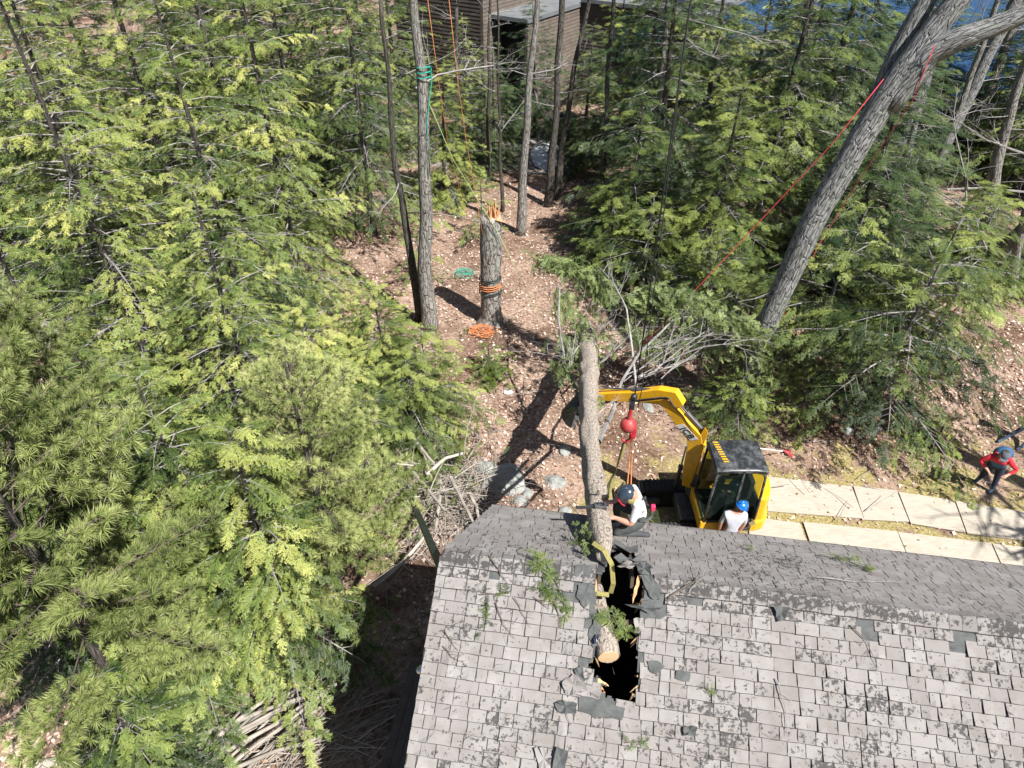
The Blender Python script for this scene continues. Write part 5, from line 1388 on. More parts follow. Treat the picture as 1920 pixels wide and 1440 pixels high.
TREES = [
 # key, x, y, height scale, width scale, label
 ('h2', -5.6, 7.0, .70, .70, 'lower hemlock standing in front of the tall pine trunk'),
 ('h1', -5.9, 5.2, .50, .62, 'small hemlock hiding the foot of the tall pine'),
 ('m1', -23, 30, 1.0, 1.2, 'hemlock in the outermost top left corner'),
 ('p1', -6.1, 5.8, 1.16, .98, 'tall long needled pine nearest the camera at the left edge'),
 ('p2', -3.3, 8.3, .95, .85, 'long needled pine below the slanting dead limb'),
 ('p1', -8.2, 8.6, 1.1, .95, 'long needled pine cut by the left edge half way up'),
 ('p2', -4.3, 11.0, .72, .80, 'bright young pine beside the leaf covered slope'),
 ('h1', -4.15, 7.4, .86, .88, 'yellow green hemlock whose tip overhangs the dark gap by the house'),
 ('h2', -5.7, 8.6, .86, .85, 'big yellow green hemlock in the lower left canopy'),
 ('h1', -7.0, 7.2, .95, .9, 'hemlock filling the lower left edge of the canopy'),
 ('m3', -8.8, 10.8, .74, .88, 'hemlock at the left edge behind the pine'),
 ('m3', -6.0, 12.6, .66, .80, 'tall yellow tipped hemlock in the upper left canopy'),
 ('m3', -9.4, 14.8, .94, .98, 'tall hemlock in the dark top left corner'),
 ('h2', -4.6, 13.4, .62, .75, 'small hemlock left of the leaf covered slope'),
 ('m3', -7.4, 16.8, .90, .92, 'broad hemlock near the top edge left of centre'),
 ('m3', -7.0, 20.6, .98, .92, 'hemlock at the top edge left of the pale roped trunk'),
 ('m3', -11.8, 18.5, 1.0, 1.0, 'hemlock at the top edge near the left corner'),
 ('h3', -7.4, 14.4, .8, .8, 'bushy low hemlock under the tall yellow tipped one'),
 ('m3', -5.6, 26.5, 1.0, .95, 'hemlock behind the pale roped trunk on its left'),
 ('m1', -9.6, 24.5, 1.0, 1.1, 'dense hemlock in the second rank of the upper left wood'),
 ('m3', -14.0, 23, 1.15, 1.2, 'hemlock filling the far upper left wood'),
 ('m1', -13.0, 30, 1.1, 1.2, 'farthest hemlock of the upper left wood'),
 ('m2', -8.0, 31.5, 1.0, 1.1, 'dark hemlock left of the gravel drive'),
 ('m2', -18.5, 27, 1.1, 1.2, 'dark hemlock at the top left corner edge'),
 ('m1', -19, 34, 1.0, 1.2, 'back rank hemlock behind the top left corner'),
 ('m3', -5.6, 36, .9, 1.0, 'hemlock behind the left end of the gravel drive'),
 ('h3', -2.3, 15.0, .50, .62, 'small bright hemlock right at the edge of the leafy slope'),
 ('h1', -3.6, 16.4, .45, .7, 'small hemlock at the foot of the pale roped trunk'),
 ('h3', -4.0, 13.0, .50, .70, 'low bright green hemlock behind the brush heap'),
 ('h3', 9.7, 14.9, 1.02, 1.1, 'spreading green hemlock right of the big oak above the yard'),
 ('h3', 8.5, 16.8, .9, .9, 'smaller hemlock between the big oak and the spreading one'),
 ('h3', 12.6, 17.6, .9, .95, 'hemlock behind the spreading one towards the right edge'),
 ('m1', 4.5, 25.0, .50, .80, 'low hemlock right of the slender grey trunk'),
 ('m1', 7.0, 22.8, .56, .95, 'green hemlock left of the oak trunk under the red rope'),
 ('m2', 6.0, 28.5, .88, .95, 'dark hemlock right of the far house'),
 ('m1', 9.8, 26.5, .95, 1.05, 'tall hemlock behind the oak trunk'),
 ('m3', 8.6, 32, .95, 1.05, 'lighter hemlock at the top edge right of the crane cable'),
 ('m2', 12.8, 30, 1.0, 1.1, 'dark hemlock at the top edge before the water'),
 ('m1', 6.9, 37, .85, 1.1, 'hemlock beside the right end of the far house'),
 ('m3', 14.6, 37, .8, 1.0, 'hemlock on the lake bank left of the blue glimpses'),
 ('m1', 18.8, 36, .75, 1.0, 'hemlock on the bank behind the forked oak'),
 ('m3', 23.0, 31.5, .6, 1.0, 'hemlock in the top right corner'),
 ('m2', 21.8, 22.0, .45, 1.0, 'dark hemlock at the right edge under the leaning trunk'),
 ('m1', 10.8, 42, .7, 1.1, 'far hemlock right of the house windows'),
 ('m3', 25.5, 36, .7, 1.1, 'far hemlock on the bank by the top right corner'),
 ('m1', 17.0, 23.8, .26, .8, 'hemlock in the shade left of the bare branches'),
 ('m2', 13.4, 23.6, .46, 1.0, 'dark hemlock directly behind the spreading one'),
 ('m1', 22.5, 41, .55, 1.1, 'low far hemlock close to the water at the right'),
 ('m2', 12.3, 47, .6, 1.1, 'low far hemlock close to the water in the middle'),
 ('m2', 3.4, 33.5, .48, .7, 'small dark hemlock in front of the far house wall'),
 ('m1', -3.0, 30.2, .45, .7, 'light hemlock left of the stump in front of the drive'),
 ('m3', -2.3, 37.5, .5, .75, 'light hemlock before the dark wall of the far house'),
 ('m3', -16, 40, 1.1, 1.3, 'distant hemlock in the top left background'),
 ('m1', -10, 42, 1.1, 1.2, 'distant hemlock left of the far house'),
 ('m2', -5.5, 48, 1.1, 1.2, 'distant dark hemlock directly left of the far house'),
 ('m2', 17, 45, .55, 1.0, 'distant dark hemlock beside the lake'),
 ('h3', 4.6, 21.8, .62, .85, 'green hemlock behind the arching fallen limbs'),
 ('h3', 6.2, 19.4, .60, .80, 'hemlock between the fallen limbs and the oak foot'),
 ('h3', 3.6, 24.2, .55, .70, 'shaded hemlock right of the slender grey trunk base'),
 ('m2', 11.2, 21.5, .62, .95, 'dark hemlock hidden half behind the oak trunk'),
 ('m1', 15.2, 33.5, .72, 1.0, 'dense hemlock closing the view to the water in the middle right'),
 ('m2', 18.2, 33.5, .5, 1.0, 'dark hemlock in the second rank at the top right'),
 ('m1', 23.5, 34.5, .62, 1.1, 'hemlock in the second rank at the far top right'),
 ('m3', 12.0, 36.5, .72, 1.0, 'pale green hemlock near the lake bank'),
 ('m2', 26.5, 27.5, .60, 1.1, 'dark hemlock at the right edge below the water'),
 ('m1', 15.0, 41.5, .60, 1.1, 'low hemlock on the lake bank in the middle'),
 ('m2', 20.5, 40.5, .52, 1.1, 'low dark hemlock on the lake bank further right'),
 ('m3', -10.8, 21.5, 1.05, 1.1, 'yellowish hemlock in the middle of the upper left wood'),
 ('m1', -16.0, 20.5, 1.1, 1.2, 'green hemlock cut by the left edge of the upper wood'),
 ('m3', -8.6, 28.5, .95, 1.1, 'yellowish hemlock behind the seedlings of the slope'),
 ('m2', -17.5, 45, 1.1, 1.4, 'distant dark hemlock rank at the upper left'),
 ('m1', -12.5, 37, 1.0, 1.2, 'distant green hemlock rank at the upper left'),
 ('m3', -7.5, 38.5, .9, 1.1, 'distant yellowish hemlock by the far house side wall'),
 ('s1', 5.2, 20.3, 1.1, 1.3, 'knee high hemlock seedling right of the fallen branches'),
 ('s1', -.7, 17.4, .45, .7, 'tiny hemlock seedling in front of the orange rope heap'),
 ('s1', 7.4, 18.8, 1.0, 1.2, 'hemlock seedling at the left foot of the big oak'),
 ('s1', -1.2, 26.2, 1.15, 1.2, 'hemlock seedling left of the top of the stump'),
 ('s1', -3.3, 22.8, .9, 1.0, 'hemlock seedling behind the thin crooked trunk'),
 ('s1', -6.8, 21.5, 1.3, 1.3, 'hemlock seedling on the leaf covered slope'),
 ('s1', 3.6, 26.8, 1.1, 1.2, 'hemlock seedling in the shade right of the grey trunk'),
 ('h3', 6.1, 14.9, .27, .55, 'small hemlock hiding the foot of the big oak'),
 ('m2', 1.2, 38.2, .50, .70, 'slim dark hemlock in front of the far porch'),
 ('m1', 4.9, 36.5, .62, .8, 'hemlock in front of the teal windows of the far house'),
 ('m1', 19.5, 44, .55, 1.1, 'low hemlock standing on the far bank at the right'),
 ('m2', 24.2, 38.2, .50, 1.0, 'low dark hemlock on the far bank at the right edge'),
 ('h3', -2.7, 14.3, .42, .62, 'bushy small hemlock at the upper edge of the brush heap'),
 ('m2', -.9, 34.0, .42, .6, 'slim dark hemlock on the near edge of the gravel drive'),
 ('s1', 4.6, 18.0, .8, 1.2, 'hemlock seedling close to the fallen trunk on its right'),
 ('s1', -6.0, 18.4, 1.2, 1.4, 'hemlock seedling at the lower left of the leafy slope'),
 ('s1', -4.6, 17.0, .9, 1.2, 'second hemlock seedling at the lower left of the leafy slope'),
 ('s1', 11.3, 14.0, .45, .8, 'tiny hemlock at the yard edge below the spreading one'),
]
LEAN = {29: (R(2), R(6)), 30: (R(2), R(4))}
for i, (k, x, y, hs, ws, lb) in enumerate(TREES):
    cm, tm, lm = PROTO[k]
    kind = 'pine_tree' if k[0] == 'p' else ('hemlock_sapling' if k == 's1' else 'hemlock_tree')
    t = empty(kind, (x, y, gh(x, y) - .05), lb, 'tree', rz=rnd.uniform(0, 6.28))
    t.scale = (ws, ws, hs)
    if i in LEAN: t.rotation_euler = (LEAN[i][0], LEAN[i][1], t.rotation_euler[2])
    for nm, me in (('crown', cm), ('trunk', tm), ('limbs', lm)):
        o = bpy.data.objects.new(nm, me); COL.objects.link(o); o.parent = t

# low undergrowth and fallen sprigs on the ground (uncountable)
items = []; r9 = np.random.RandomState(19)
for k in range(1300):
    c = [(-2.4, 12.4), (-1.9, 13.4), (5.5, 22.), (7.5, 19.5), (-0.6, 17.), (-6., 8.5), (-3.6, 8), (10.5, 16.5), (-5, 18)][k % 9]
    s_ = [1.3, 1.2, 2.4, 2.2, .7, 2.0, 1.4, 2.0, 2.5][k % 9]
    x, y = c[0] + r9.normal(0, s_ * .5), c[1] + r9.normal(0, s_ * .5)
    if x > -1.0 and y < 8.2: continue
    items.append((np.array([x, y, gh(x, y) + r9.uniform(.05, .3) + (.35 * r9.rand() if k % 9 < 2 else 0)]), np.append(r9.normal(0, 1, 2), .3), r9.uniform(.4, .9), r9.normal(0, .4), r9.uniform(-.3, .3)))
V, F, T = place_sprays(SPR_HI, items, 5)
o = link(bpy.data.objects.new('undergrowth', np_mesh('undergrowth', V, F, M['under'], T))); tag(o, 'low green undergrowth and fallen sprigs among the trees', 'undergrowth', kind='stuff')

# ------------------------------------------------------------------ brush heaps
A = Acc(); r_ = random.Random(77)
def stick(acc, cx_, cy_, sx, sy, zt_, L, an, r0):
    x, y = cx_ + r_.gauss(0, sx), cy_ + r_.gauss(0, sy); z = gh(x, y) + abs(r_.gauss(.12, zt_)); d = Vector((math.cos(an), math.sin(an), r_.uniform(-.25, .3)))
    p = Vector((x, y, z)); pp = [p]
    for j in range(4): d = (d + Vector((r_.uniform(-1, 1), r_.uniform(-1, 1), r_.uniform(-.5, .5))) * .14).normalized(); p = p + d * L / 4; p.z = max(p.z, .03); pp.append(p)
    acc.tube(pp, [r0 * (1 - .6 * j / 4) for j in range(5)], 4, caps=False)
for k in range(620): stick(A, -1.75, 12.0, .75, .9, .22, r_.uniform(.4, 1.6), r_.uniform(0, 6.28), r_.uniform(.005, .013))
for k in range(90): stick(A, -1.9, 12.0, .8, 1.0, .25, r_.uniform(.8, 2.2), r_.gauss(2.1, .7), r_.uniform(.012, .028))
for k in range(260): stick(A, -4.1, 6.1, .9, .6, .2, r_.uniform(.6, 2.0), r_.gauss(.75, .6), r_.uniform(.006, .014))
tag(A.build('brush_heap', M['pole']), 'grey heap of cut brush and twigs left of the house', 'brush', kind='stuff')
A = Acc(); r2_ = random.Random(5)
for k in range(420):
    x, y = r2_.uniform(-9, 14), r2_.uniform(9, 32)
    if 2.3 < x < 6.4 and 10 < y < 12.6: continue
    stick(A, x, y, .1, .1, .03, r2_.uniform(.3, 1.5), r2_.uniform(0, 6.28), r2_.uniform(.004, .012))
tag(A.build('fallen_twigs', M['twig']), 'small fallen twigs strewn over the leaf litter', 'twigs', kind='stuff')
for k in range(22):
    A = Acc(); x0_, y0_ = -5.6 + r_.uniform(-.7, 1.0), 5.2 + r_.uniform(-.6, .5); an = r_.gauss(.85, .22)
    L = r_.uniform(1.6, 3.4); z_ = .15 + .035 * k; d = Vector((math.cos(an), math.sin(an), r_.uniform(-.05, .1)))
    pp = [Vector((x0_, y0_, z_)) + d * L * j / 5 + Vector((r_.gauss(0, .03), r_.gauss(0, .03), 0)) for j in range(6)]; rr = r_.uniform(.025, .055)
    A.tube(pp, [rr * (1 - .08 * j) for j in range(6)], 7)
    tag(A.build('cut_pole', M['pole'], smooth=True), 'pale cut pole in the heap at the bottom left by the house shadow', 'pole', 'cut poles heaped at the bottom left')
for k, pts_ in enumerate([[(845, 895, .5), (870, 945, .6), (890, 985, .7)], [(880, 925, .5), (893, 950, .6), (900, 985, .8)], [(760, 800, .8), (790, 840, .8), (815, 870, .7)], [(760, 870, .6), (800, 915, .8), (835, 960, 1.2)], [(800, 890, .7), (835, 860, .8), (868, 850, .8)], [(825, 930, .6), (820, 965, .7), (815, 1000, .9)], [(700, 1100, .5), (760, 1050, .7), (800, 1000, .9)]]):
    A = Acc(); branch_px(A, pts_, .05, .03, 7)
    tag(A.build('cut_branch', M['pole']), ['thick cut branch pointing at the roof corner', 'short reddish cut branch nearest the roof corner', 'thin pole at the upper end of the brush heap', 'pole lying alongside the dark green beam', 'crossing branch in the middle of the brush heap', 'upright short branch in the brush heap', 'long branch crossing the edge of the house shadow'][k], 'branch')
A = Acc(); e0, e1 = P(760, 911, .5), NR(-.02, .06, -.12) + Vector((-.02, .0, -.2))
bar(A, e0, e1, Vector((0, 0, 1)), .055, .04)
tag(A.build('dark_beam', M['darkgreen'], bev=.01), 'dark green metal beam leaning against the corner of the roof', 'beam')
A = Acc(); pth = branch_px(A, [(60, 1436, .2), (120, 1426, .2), (200, 1415, .25)], .09, .07, 8)
tag(A.build('fallen_log', M['pole'], smooth=True), 'pale fallen log at the bottom left edge of the photo', 'log')

# rocks
def rock(px_, py_, sz, label, z=0.0, sq=.6):
    bm = bmesh.new(); bmesh.ops.create_icosphere(bm, subdivisions=3, radius=1)
    sd_ = rnd.random() * 90
    for v in bm.verts:
        c = v.co; k = 1 + .35 * noise.noise(c * 1.1 + Vector((sd_, 0, 0))) + .1 * noise.noise(c * 3 + Vector((0, sd_, 0)))
        v.co = Vector((c.x * sz[0], c.y * sz[1], c.z * sz[2])) * k
    me = bpy.data.meshes.new('rock'); bm.to_mesh(me); bm.free(); me.materials.append(M['rock'])
    o = bpy.data.objects.new('rock', me); p = P(px_, py_, z); o.location = p; o.rotation_euler = (0, 0, rnd.uniform(0, 6)); link(o); tag(o, label, 'rock')
rock(945, 905, (.55, .5, .3), 'large grey boulder beside the trunk shadow above the roof')
rock(912, 880, (.28, .25, .2), 'mossy round stone left of the large boulder')
rock(975, 940, (.2, .16, .12), 'small pale stone by the roof edge right of the boulder')
rock(990, 925, (.14, .16, .1), 'smallest pale stone right of the boulder')
rock(1040, 905, (.28, .2, .16), 'grey stone left of the fallen trunk')
rock(1060, 845, (.2, .18, .13), 'stone nestled against the left side of the fallen trunk')
rock(1215, 765, (.25, .15, .12), 'flat grey stone under the dipper arm')
rock(1590, 808, (.18, .13, .1), 'left one of two stones at the hemlock foot')
rock(1640, 805, (.2, .14, .1), 'right one of two stones at the hemlock foot')
rock(1370, 745, (.5, .3, .35), 'dark boulder in the shade left of the oak foot')
rock(1060, 960, (.18, .14, .1), 'stone just beyond the eave left of the trunk')

# ------------------------------------------------------------------ plywood road
PLY = [([(1437, 893), (1597, 912), (1620, 972), (1440, 958)], 'first big sheet of the upper row next to the cab'),
       ([(1600, 911), (1681, 919), (1705, 978), (1621, 974)], 'narrow second sheet of the upper row'),
       ([(1685, 922), (1789, 938), (1811, 998), (1708, 981)], 'third sheet of the upper row'),
       ([(1792, 939), (1935, 962), (1962, 1018), (1814, 1000)], 'last sheet of the upper row at the right edge'),
       ([(1405, 968), (1500, 981), (1520, 1040), (1405, 1025)], 'short sheet of the lower row next to the cab'),
       ([(1506, 978), (1682, 996), (1712, 1068), (1530, 1048)], 'sheet of the lower row with a notched left end'),
       ([(1684, 997), (1858, 1018), (1890, 1090), (1714, 1069)], 'long plain sheet of the lower row'),
       ([(1861, 1019), (2040, 1040), (2070, 1115), (1893, 1091)], 'last sheet of the lower row at the right edge'),
       ([(1255, 905), (1300, 910), (1300, 930), (1250, 922)], 'small corner of a sheet showing under the boom')]
for k, (q, lb) in enumerate(PLY):
    A = Acc(); z_ = .035 + .009 * (k % 3); w4 = [P(x, y, z_) for x, y in q][::-1]
    A.hexa([p - Vector((0, 0, .018)) for p in w4], w4)
    o = A.build('plywood_sheet', M['ply']); tag(o, 'weathered tan plywood, ' + lb, 'plywood sheet', 'plywood road sheets')

# ------------------------------------------------------------------ crane hook, cable, slings, ropes
HK = P(1178, 797, 3.75)
CR = empty('crane_hook', HK, 'red crane hook block with a round weight hanging over the trunk', 'crane hook')
A = Acc(); A.ball(HK, (.165, .165, .17), nu=20, nv=12); A.build('weight_ball', M['red_dusty'], CR, smooth=True)
A = Acc(); A.tube([HK + Vector((0, 0, .14)), HK + Vector((.01, 0, .42))], [.05, .035], 10); A.build('shank', M['red_dusty'], CR)
A = Acc(); A.box(HK + Vector((.02, 0, .55)), (.05, .03, .14)); A.ball(HK + Vector((.04, 0, .72)), .07, nu=10, nv=6); A.build('swivel', M['black'], CR, bev=.01)
A = Acc(); A.tube([HK + Vector((.06, 0, -.14)), HK + Vector((.1, 0, -.26)), HK + Vector((.08, 0, -.4)), HK + Vector((-.02, 0, -.46)), HK + Vector((-.09, 0, -.38))], [.05, .05, .045, .04, .02], 8); A.build('hook', M['red_dusty'], CR, smooth=True)
A = Acc(); A.box(HK + Vector((.13, -.02, -.2)), (.04, .03, .13)); A.build('red_shackle', M['redjack'], CR, bev=.01)
cp = HK + Vector((.05, 0, .7))
rope('crane_cable', [cp, cp + Vector((.02, 0, 6)), cp + Vector((.1, 0, 30))], .014, 'rope_black', 'black steel crane cable rising straight out of the top of the photo', 'cable')
rope('crane_cable', [cp + Vector((.09, 0, -.25)), cp + Vector((.12, 0, .2)), cp + Vector((.05, .1, 6)), cp + Vector((.13, .1, 30))], .009, 'rope_black', 'thinner second crane cable alongside the thick one', 'cable')
sl = HK + Vector((-.02, 0, -.5)); lg = logpt(log_at_y(938)); 
e = P(1134, 935, lg.z + .15)
A = Acc(); n_ = 12; V = []
for k in range(n_ + 1):
    f = k / n_; p = sl.lerp(e, f) + Vector((0, 0, -.12 * math.sin(f * math.pi))); an = .4 + 2.2 * f; d = Vector((math.cos(an), .2, math.sin(an) * .4)).normalized() * (.05 if f > .08 else .02)
    V += [p - d, p + d, p + d + Vector((0, .008, .004)), p - d + Vector((0, .008, .004))]
A.add(V, [(4 * k + m, 4 * k + (m + 1) % 4, 4 * k + 4 + (m + 1) % 4, 4 * k + 4 + m) for k in range(n_) for m in range(4)])
tag(A.build('lifting_sling', M['strap'], smooth=True), 'dusty yellow lifting sling from the hook down to the trunk', 'sling')
A = Acc(); A.tube([HK + Vector((-.05, 0, -.5)), sl + Vector((-.06, 0, -.32))], .025, 6); tag(A.build('black_strap', M['black']), 'short black strap hanging beside the hook', 'strap')
KW = FR(*px_far(1186, 1003))                       # kneeling worker's spot on the far slope
for k, (dx, lb) in enumerate(((-.05, 'left orange line from the hook to the kneeling worker'), (.03, 'right orange line from the hook to the kneeling worker'))):
    rope('climbing_line', [HK + Vector((.09 + .02 * k, -.02, -.3)), P(1176 + 7 * k, 915, KW.z + .85)], .009, 'rope_orange', lb)
# sling wrapped over the ridge and into the hole
A = Acc()
wp_ = [P(1112, 1018, R0.z + .1), P(1133, 1032, R0.z + .12), P(1147, 1058, R0.z + .02), px3(1152, 1090, -.25), px3(1148, 1106, -.4)]
for p, q in zip(wp_[:-1], wp_[1:]): bar(A, p, q, Vector((0, -.5, .8)), .03, .006)
tag(A.build('yellow_strap', M['strap']), 'yellow strap running over the ridge into the roof hole', 'strap')
A = Acc(); ccx = px3(1127, 1113, -.06)
bar(A, ccx + ra * -.09, ccx + ra * .1, nn_, .03, .03); tag(A.build('yellow_strap_end', M['strap'], bev=.01), 'yellow strap end round the log inside the roof hole', 'strap')
o1 = PY(1657, 148, fk.y - .35)
rope('red_rope', [o1, PY(1560, 270, o1.y - .1), P(1300, 548, 3.2), P(1192, 660, 2.1)], .010, 'rope_red', 'taut red rope from the oak down left to the fallen trunk')
rope('red_rope', [PY(1752, 85, Yf - .5), PY(1710, 190, Yf - .3), P(1600, 355, 5.3), P(1535, 460, 3.9), P(1465, 600, 2.2), P(1412, 712, 1.0), P(1404, 768, .5)], .009, 'rope_red', 'second red rope from the oak fork to the bucket at its foot')
rope('orange_line', [PY(802, 0, T1p[-1].y + 1), PY(822, 150, T1p[-1].y + 1), PY(840, 270, T1p[-1].y + 1), P(868, 380, 2.5), P(888, 440, 1.5)], .007, 'rope_orange', 'orange line from the top edge to left of the stump')
rope('orange_line', [PY(842, 0, SB.y + .1), PY(858, 150, SB.y + .1), PY(875, 270, SB.y + .1), PY(895, 380, SB.y + .1), PY(905, 440, SB.y - .35)], .007, 'rope_orange', 'orange line from the top edge to the broken top of the stump')
rope('green_line', [PY(803, 190, T1p[-1].y - .1), PY(850, 300, SB.y), PY(930, 430, SB.y - .4), P(1005, 575, .8), P(1020, 600, .1)], .008, 'rope_green', 'pale green line running diagonally in front of the stump')
tc = PY(796, 150, T1p[0].y)
rope('teal_rope', loops(tc, .2, 3, .01, .02) + [tc + Vector((.2, -.12, 0)), PY(800, 230, T1p[0].y - .2), PY(806, 330, T1p[0].y - .2)], .013, 'rope_teal', 'teal rope looped on the pale trunk and hanging down it')

# ------------------------------------------------------------------ small yard things
bpk = P(1404, 775, 0)
BK = empty('rope_bucket', bpk, 'dark blue bucket holding red rope at the foot of the oak', 'bucket')
A = Acc(); A.tube([bpk + Vector((0, 0, .01)), bpk + Vector((0, 0, .38))], [.15, .19], 16, caps=False); A.tube([bpk + Vector((0, 0, .38)), bpk + Vector((0, 0, .40))], .20, 16, caps=False)
A.add([bpk + Vector((math.cos(k / 16 * 6.283) * .15, math.sin(k / 16 * 6.283) * .15, .012)) for k in range(16)], [tuple(range(16))]); A.build('shell', M['bluebucket'], BK, smooth=True)
A = Acc(); A.tube(pile(bpk + Vector((0, 0, .28)), 50, .01, .1), .015, 5); tag(A.build('red_rope_coil', M['rope_red']), 'small red rope coil heaped in the dark blue bucket', 'rope')
rk = P(1425, 842, .3); RK = empty('leaf_rake', (rk.x, rk.y, 0), 'red headed rake leaning out behind the excavator cab', 'rake')
A = Acc(); A.tube([P(1420, 840, .9), P(1467, 846, .15)], .014, 6); A.build('handle', M['white'], RK)
A = Acc(); hd = P(1470, 846, .12)
for k in range(11):
    an = -.7 + 1.4 * k / 10; d = Vector((math.cos(an), math.sin(an), -.25)); A.tube([hd, hd + d * .2, hd + d * .24 + Vector((0, 0, -.05))], .008, 4)
A.tube([hd + Vector((math.cos(a_) * .16, math.sin(a_) * .16, -.03)) for a_ in [-.7 + .14 * k for k in range(11)]], .012, 5)
A.build('rake_head', M['red'], RK)
A = Acc(); lp = P(789, 1256, 3.6)
LM = empty('wall_lamp', lp, 'small round chrome lamp on the gable wall left of the roof', 'lamp')
A.ball(lp, (.07, .07, .06), nu=14, nv=8); A.build('globe', M['chrome'], LM, smooth=True)
A = Acc(); A.tube([lp, lp + Vector((.28, 0, 0))], .02, 8); A.build('lamp_arm', M['steel'], LM)
# deck beside the gable
DK = empty('deck', (-1.5, 5, 0), 'dark wooden deck in the shade beside the gable wall', 'deck')
for k in range(9):
    A = Acc(); a0 = -.06 - .148 * (k + 1) + .22
    def W2(a, b, z): q = R0 + ra * a + pf * b; return Vector((q.x, q.y, z))
    A.hexa([W2(a0, -2.6, .9), W2(a0 + .14, -2.6, .9), W2(a0 + .14, 1.2, .9), W2(a0, 1.2, .9)], [W2(a0, -2.6, .93), W2(a0 + .14, -2.6, .93), W2(a0 + .14, 1.2, .93), W2(a0, 1.2, .93)])
    A.build('deck_board', M['deck'], DK)
A = Acc()
for a0 in (-1.1, .1):
    for b_ in (-2.5, 1.0): wq = W2(a0, b_, 0); A.box((wq.x, wq.y, .45), (.05, .05, .45))
A.build('deck_posts', M['deck'], DK)
tag(scrap([(960, 738)] * 3, 0, [0], 'white', 'tmp') , 'x', 'x') if False else None
A = Acc(); pc = P(953, 735, .05); A.box(pc, (.12, .07, .03)); tag(A.build('white_box', M['white'], bev=.01), 'small white box lying on the leaves left of the fallen trunk', 'box')

# ------------------------------------------------------------------ debris on the roof
def sprig(pts, n_, sc, sp, label, seed, mat='hem_sun', far=False):
    r_ = np.random.RandomState(seed); it = []; fn = FR if far else NR; pfn = px_far if far else px_near
    P_ = [pfn(*p) for p in pts]
    for k in range(n_):
        t = r_.rand() * (len(P_) - 1); i = min(int(t), len(P_) - 2); f = t - i
        a_ = P_[i][0] * (1 - f) + P_[i + 1][0] * f + r_.normal(0, sp); s__ = P_[i][1] * (1 - f) + P_[i + 1][1] * f + r_.normal(0, sp * (.3 if far else 1))
        p = fn(a_, s__, .04 + r_.uniform(0, .05)); an = r_.uniform(0, 6.28)
        d = ra * math.cos(an) + (sf if far else sn) * math.sin(an) + (nf_ if far else nn_) * r_.uniform(-.05, .15)
        it.append((np.array(p), np.array(d), sc * r_.uniform(.6, 1.1), r_.normal(0, .3), r_.uniform(-.2, .2)))
    V, F, T = place_sprays(SPR_FINE, it, seed)
    e = empty('hemlock_sprig', fn(*P_[0], .02), label, 'branch')
    o = link(bpy.data.objects.new('foliage', np_mesh('foliage', V, F, M[mat], T))); setpar(o, e)
    A = Acc(); w_ = [fn(a_, s__, .035) for a_, s__ in P_]; o_, r__ = sweep(w_, [.008] * (len(w_) - 1) + [.003], m=3); A.tube(o_, r__, 5, caps=False); A.build('stem', M['twig_brown'], e)
sprig([(1012, 1045), (1020, 1075), (1018, 1100), (1040, 1130), (1052, 1165)], 34, .42, .045, 'large green hemlock sprig lying on the shingles left of the hole', 1)
sprig([(1040, 1085), (1052, 1115), (1068, 1160)], 12, .38, .04, 'thin hemlock sprig touching the right side of the large one', 2)
sprig([(913, 1130), (915, 1150), (908, 1185)], 10, .32, .02, 'narrow yellow green sprig alone on the left part of the roof', 3)
sprig([(900, 1115), (955, 1113)], 6, .3, .02, 'tiny sprig pair just above the narrow yellow green sprig', 4)
sprig([(1132, 1150), (1150, 1165), (1172, 1188)], 24, .42, .03, 'fresh green sprig hanging over the log in the hole', 5, 'hem_mid')
sprig([(1170, 1392), (1205, 1390)], 7, .3, .03, 'small sprig near the bottom edge below the hole', 6)
sprig([(1080, 1022), (1130, 1030)], 18, .38, .03, 'green sprig under the trunk where it crosses the ridge', 7, 'hem_mid', True)
sprig([(1590, 1058), (1640, 1075)], 12, .32, .05, 'flattened yellow green sprig on the far slope right of the hole', 8, 'hem_sun', True)
sprig([(1560, 1050), (1600, 1052)], 7, .3, .04, 'small sprig uppermost on the far roof slope', 9, 'hem_sun', True)
sprig([(1395, 1032), (1412, 1034)], 6, .28, .03, 'tiny yellow sprig on the far slope below the blue helmet', 10, 'hem_sun', True)
sprig([(1322, 1290), (1340, 1300)], 4, .26, .02, 'tiny sprig right of the hole on bare shingles', 12)
def roof_twig(pts, r0, label, nt=3, far=False, mat='twig_brown', seed=1):
    A = Acc(); fn = FR if far else NR; pfn = px_far if far else px_near
    w_ = [fn(*pfn(*p), .03 + rnd.uniform(0, .025)) for p in pts]; o_, r__ = sweep(w_, [r0 * (1 - .7 * i / (len(w_) - 1)) for i in range(len(w_))], m=4)
    o_ = [p + Vector((rnd.uniform(-1, 1), rnd.uniform(-1, 1), rnd.uniform(0, 1))) * .006 for p in o_]
    A.tube(o_, r__, 5); rr = random.Random(seed)
    for k in range(nt):
        i = rr.randrange(2, len(o_) - 1); d = (o_[i] - o_[i - 1]).normalized(); nrm = nf_ if far else nn_; sd_ = d.cross(nrm) * rr.choice((-1, 1)); L = rr.uniform(.1, .3)
        A.tube([o_[i], o_[i] + (d * .6 + sd_ * .8) * L * .5 + nrm * .01, o_[i] + (d * .8 + sd_ * .7) * L], [r0 * .4, r0 * .3, r0 * .15], 3, caps=False)
    tag(A.build('twig', M[mat]), label, 'twig')
roof_twig([(915, 1040), (940, 1078), (960, 1105)], .007, 'dark forked twig below the ridge at the left end of the roof')
roof_twig([(965, 1120), (980, 1152), (998, 1180)], .006, 'thin twig running down right of the narrow sprig')
roof_twig([(930, 1130), (945, 1172), (966, 1197)], .007, 'dark twig crossing the courses beside the narrow sprig')
roof_twig([(835, 1185), (845, 1200), (860, 1222)], .006, 'thin curved twig near the left rake of the roof')
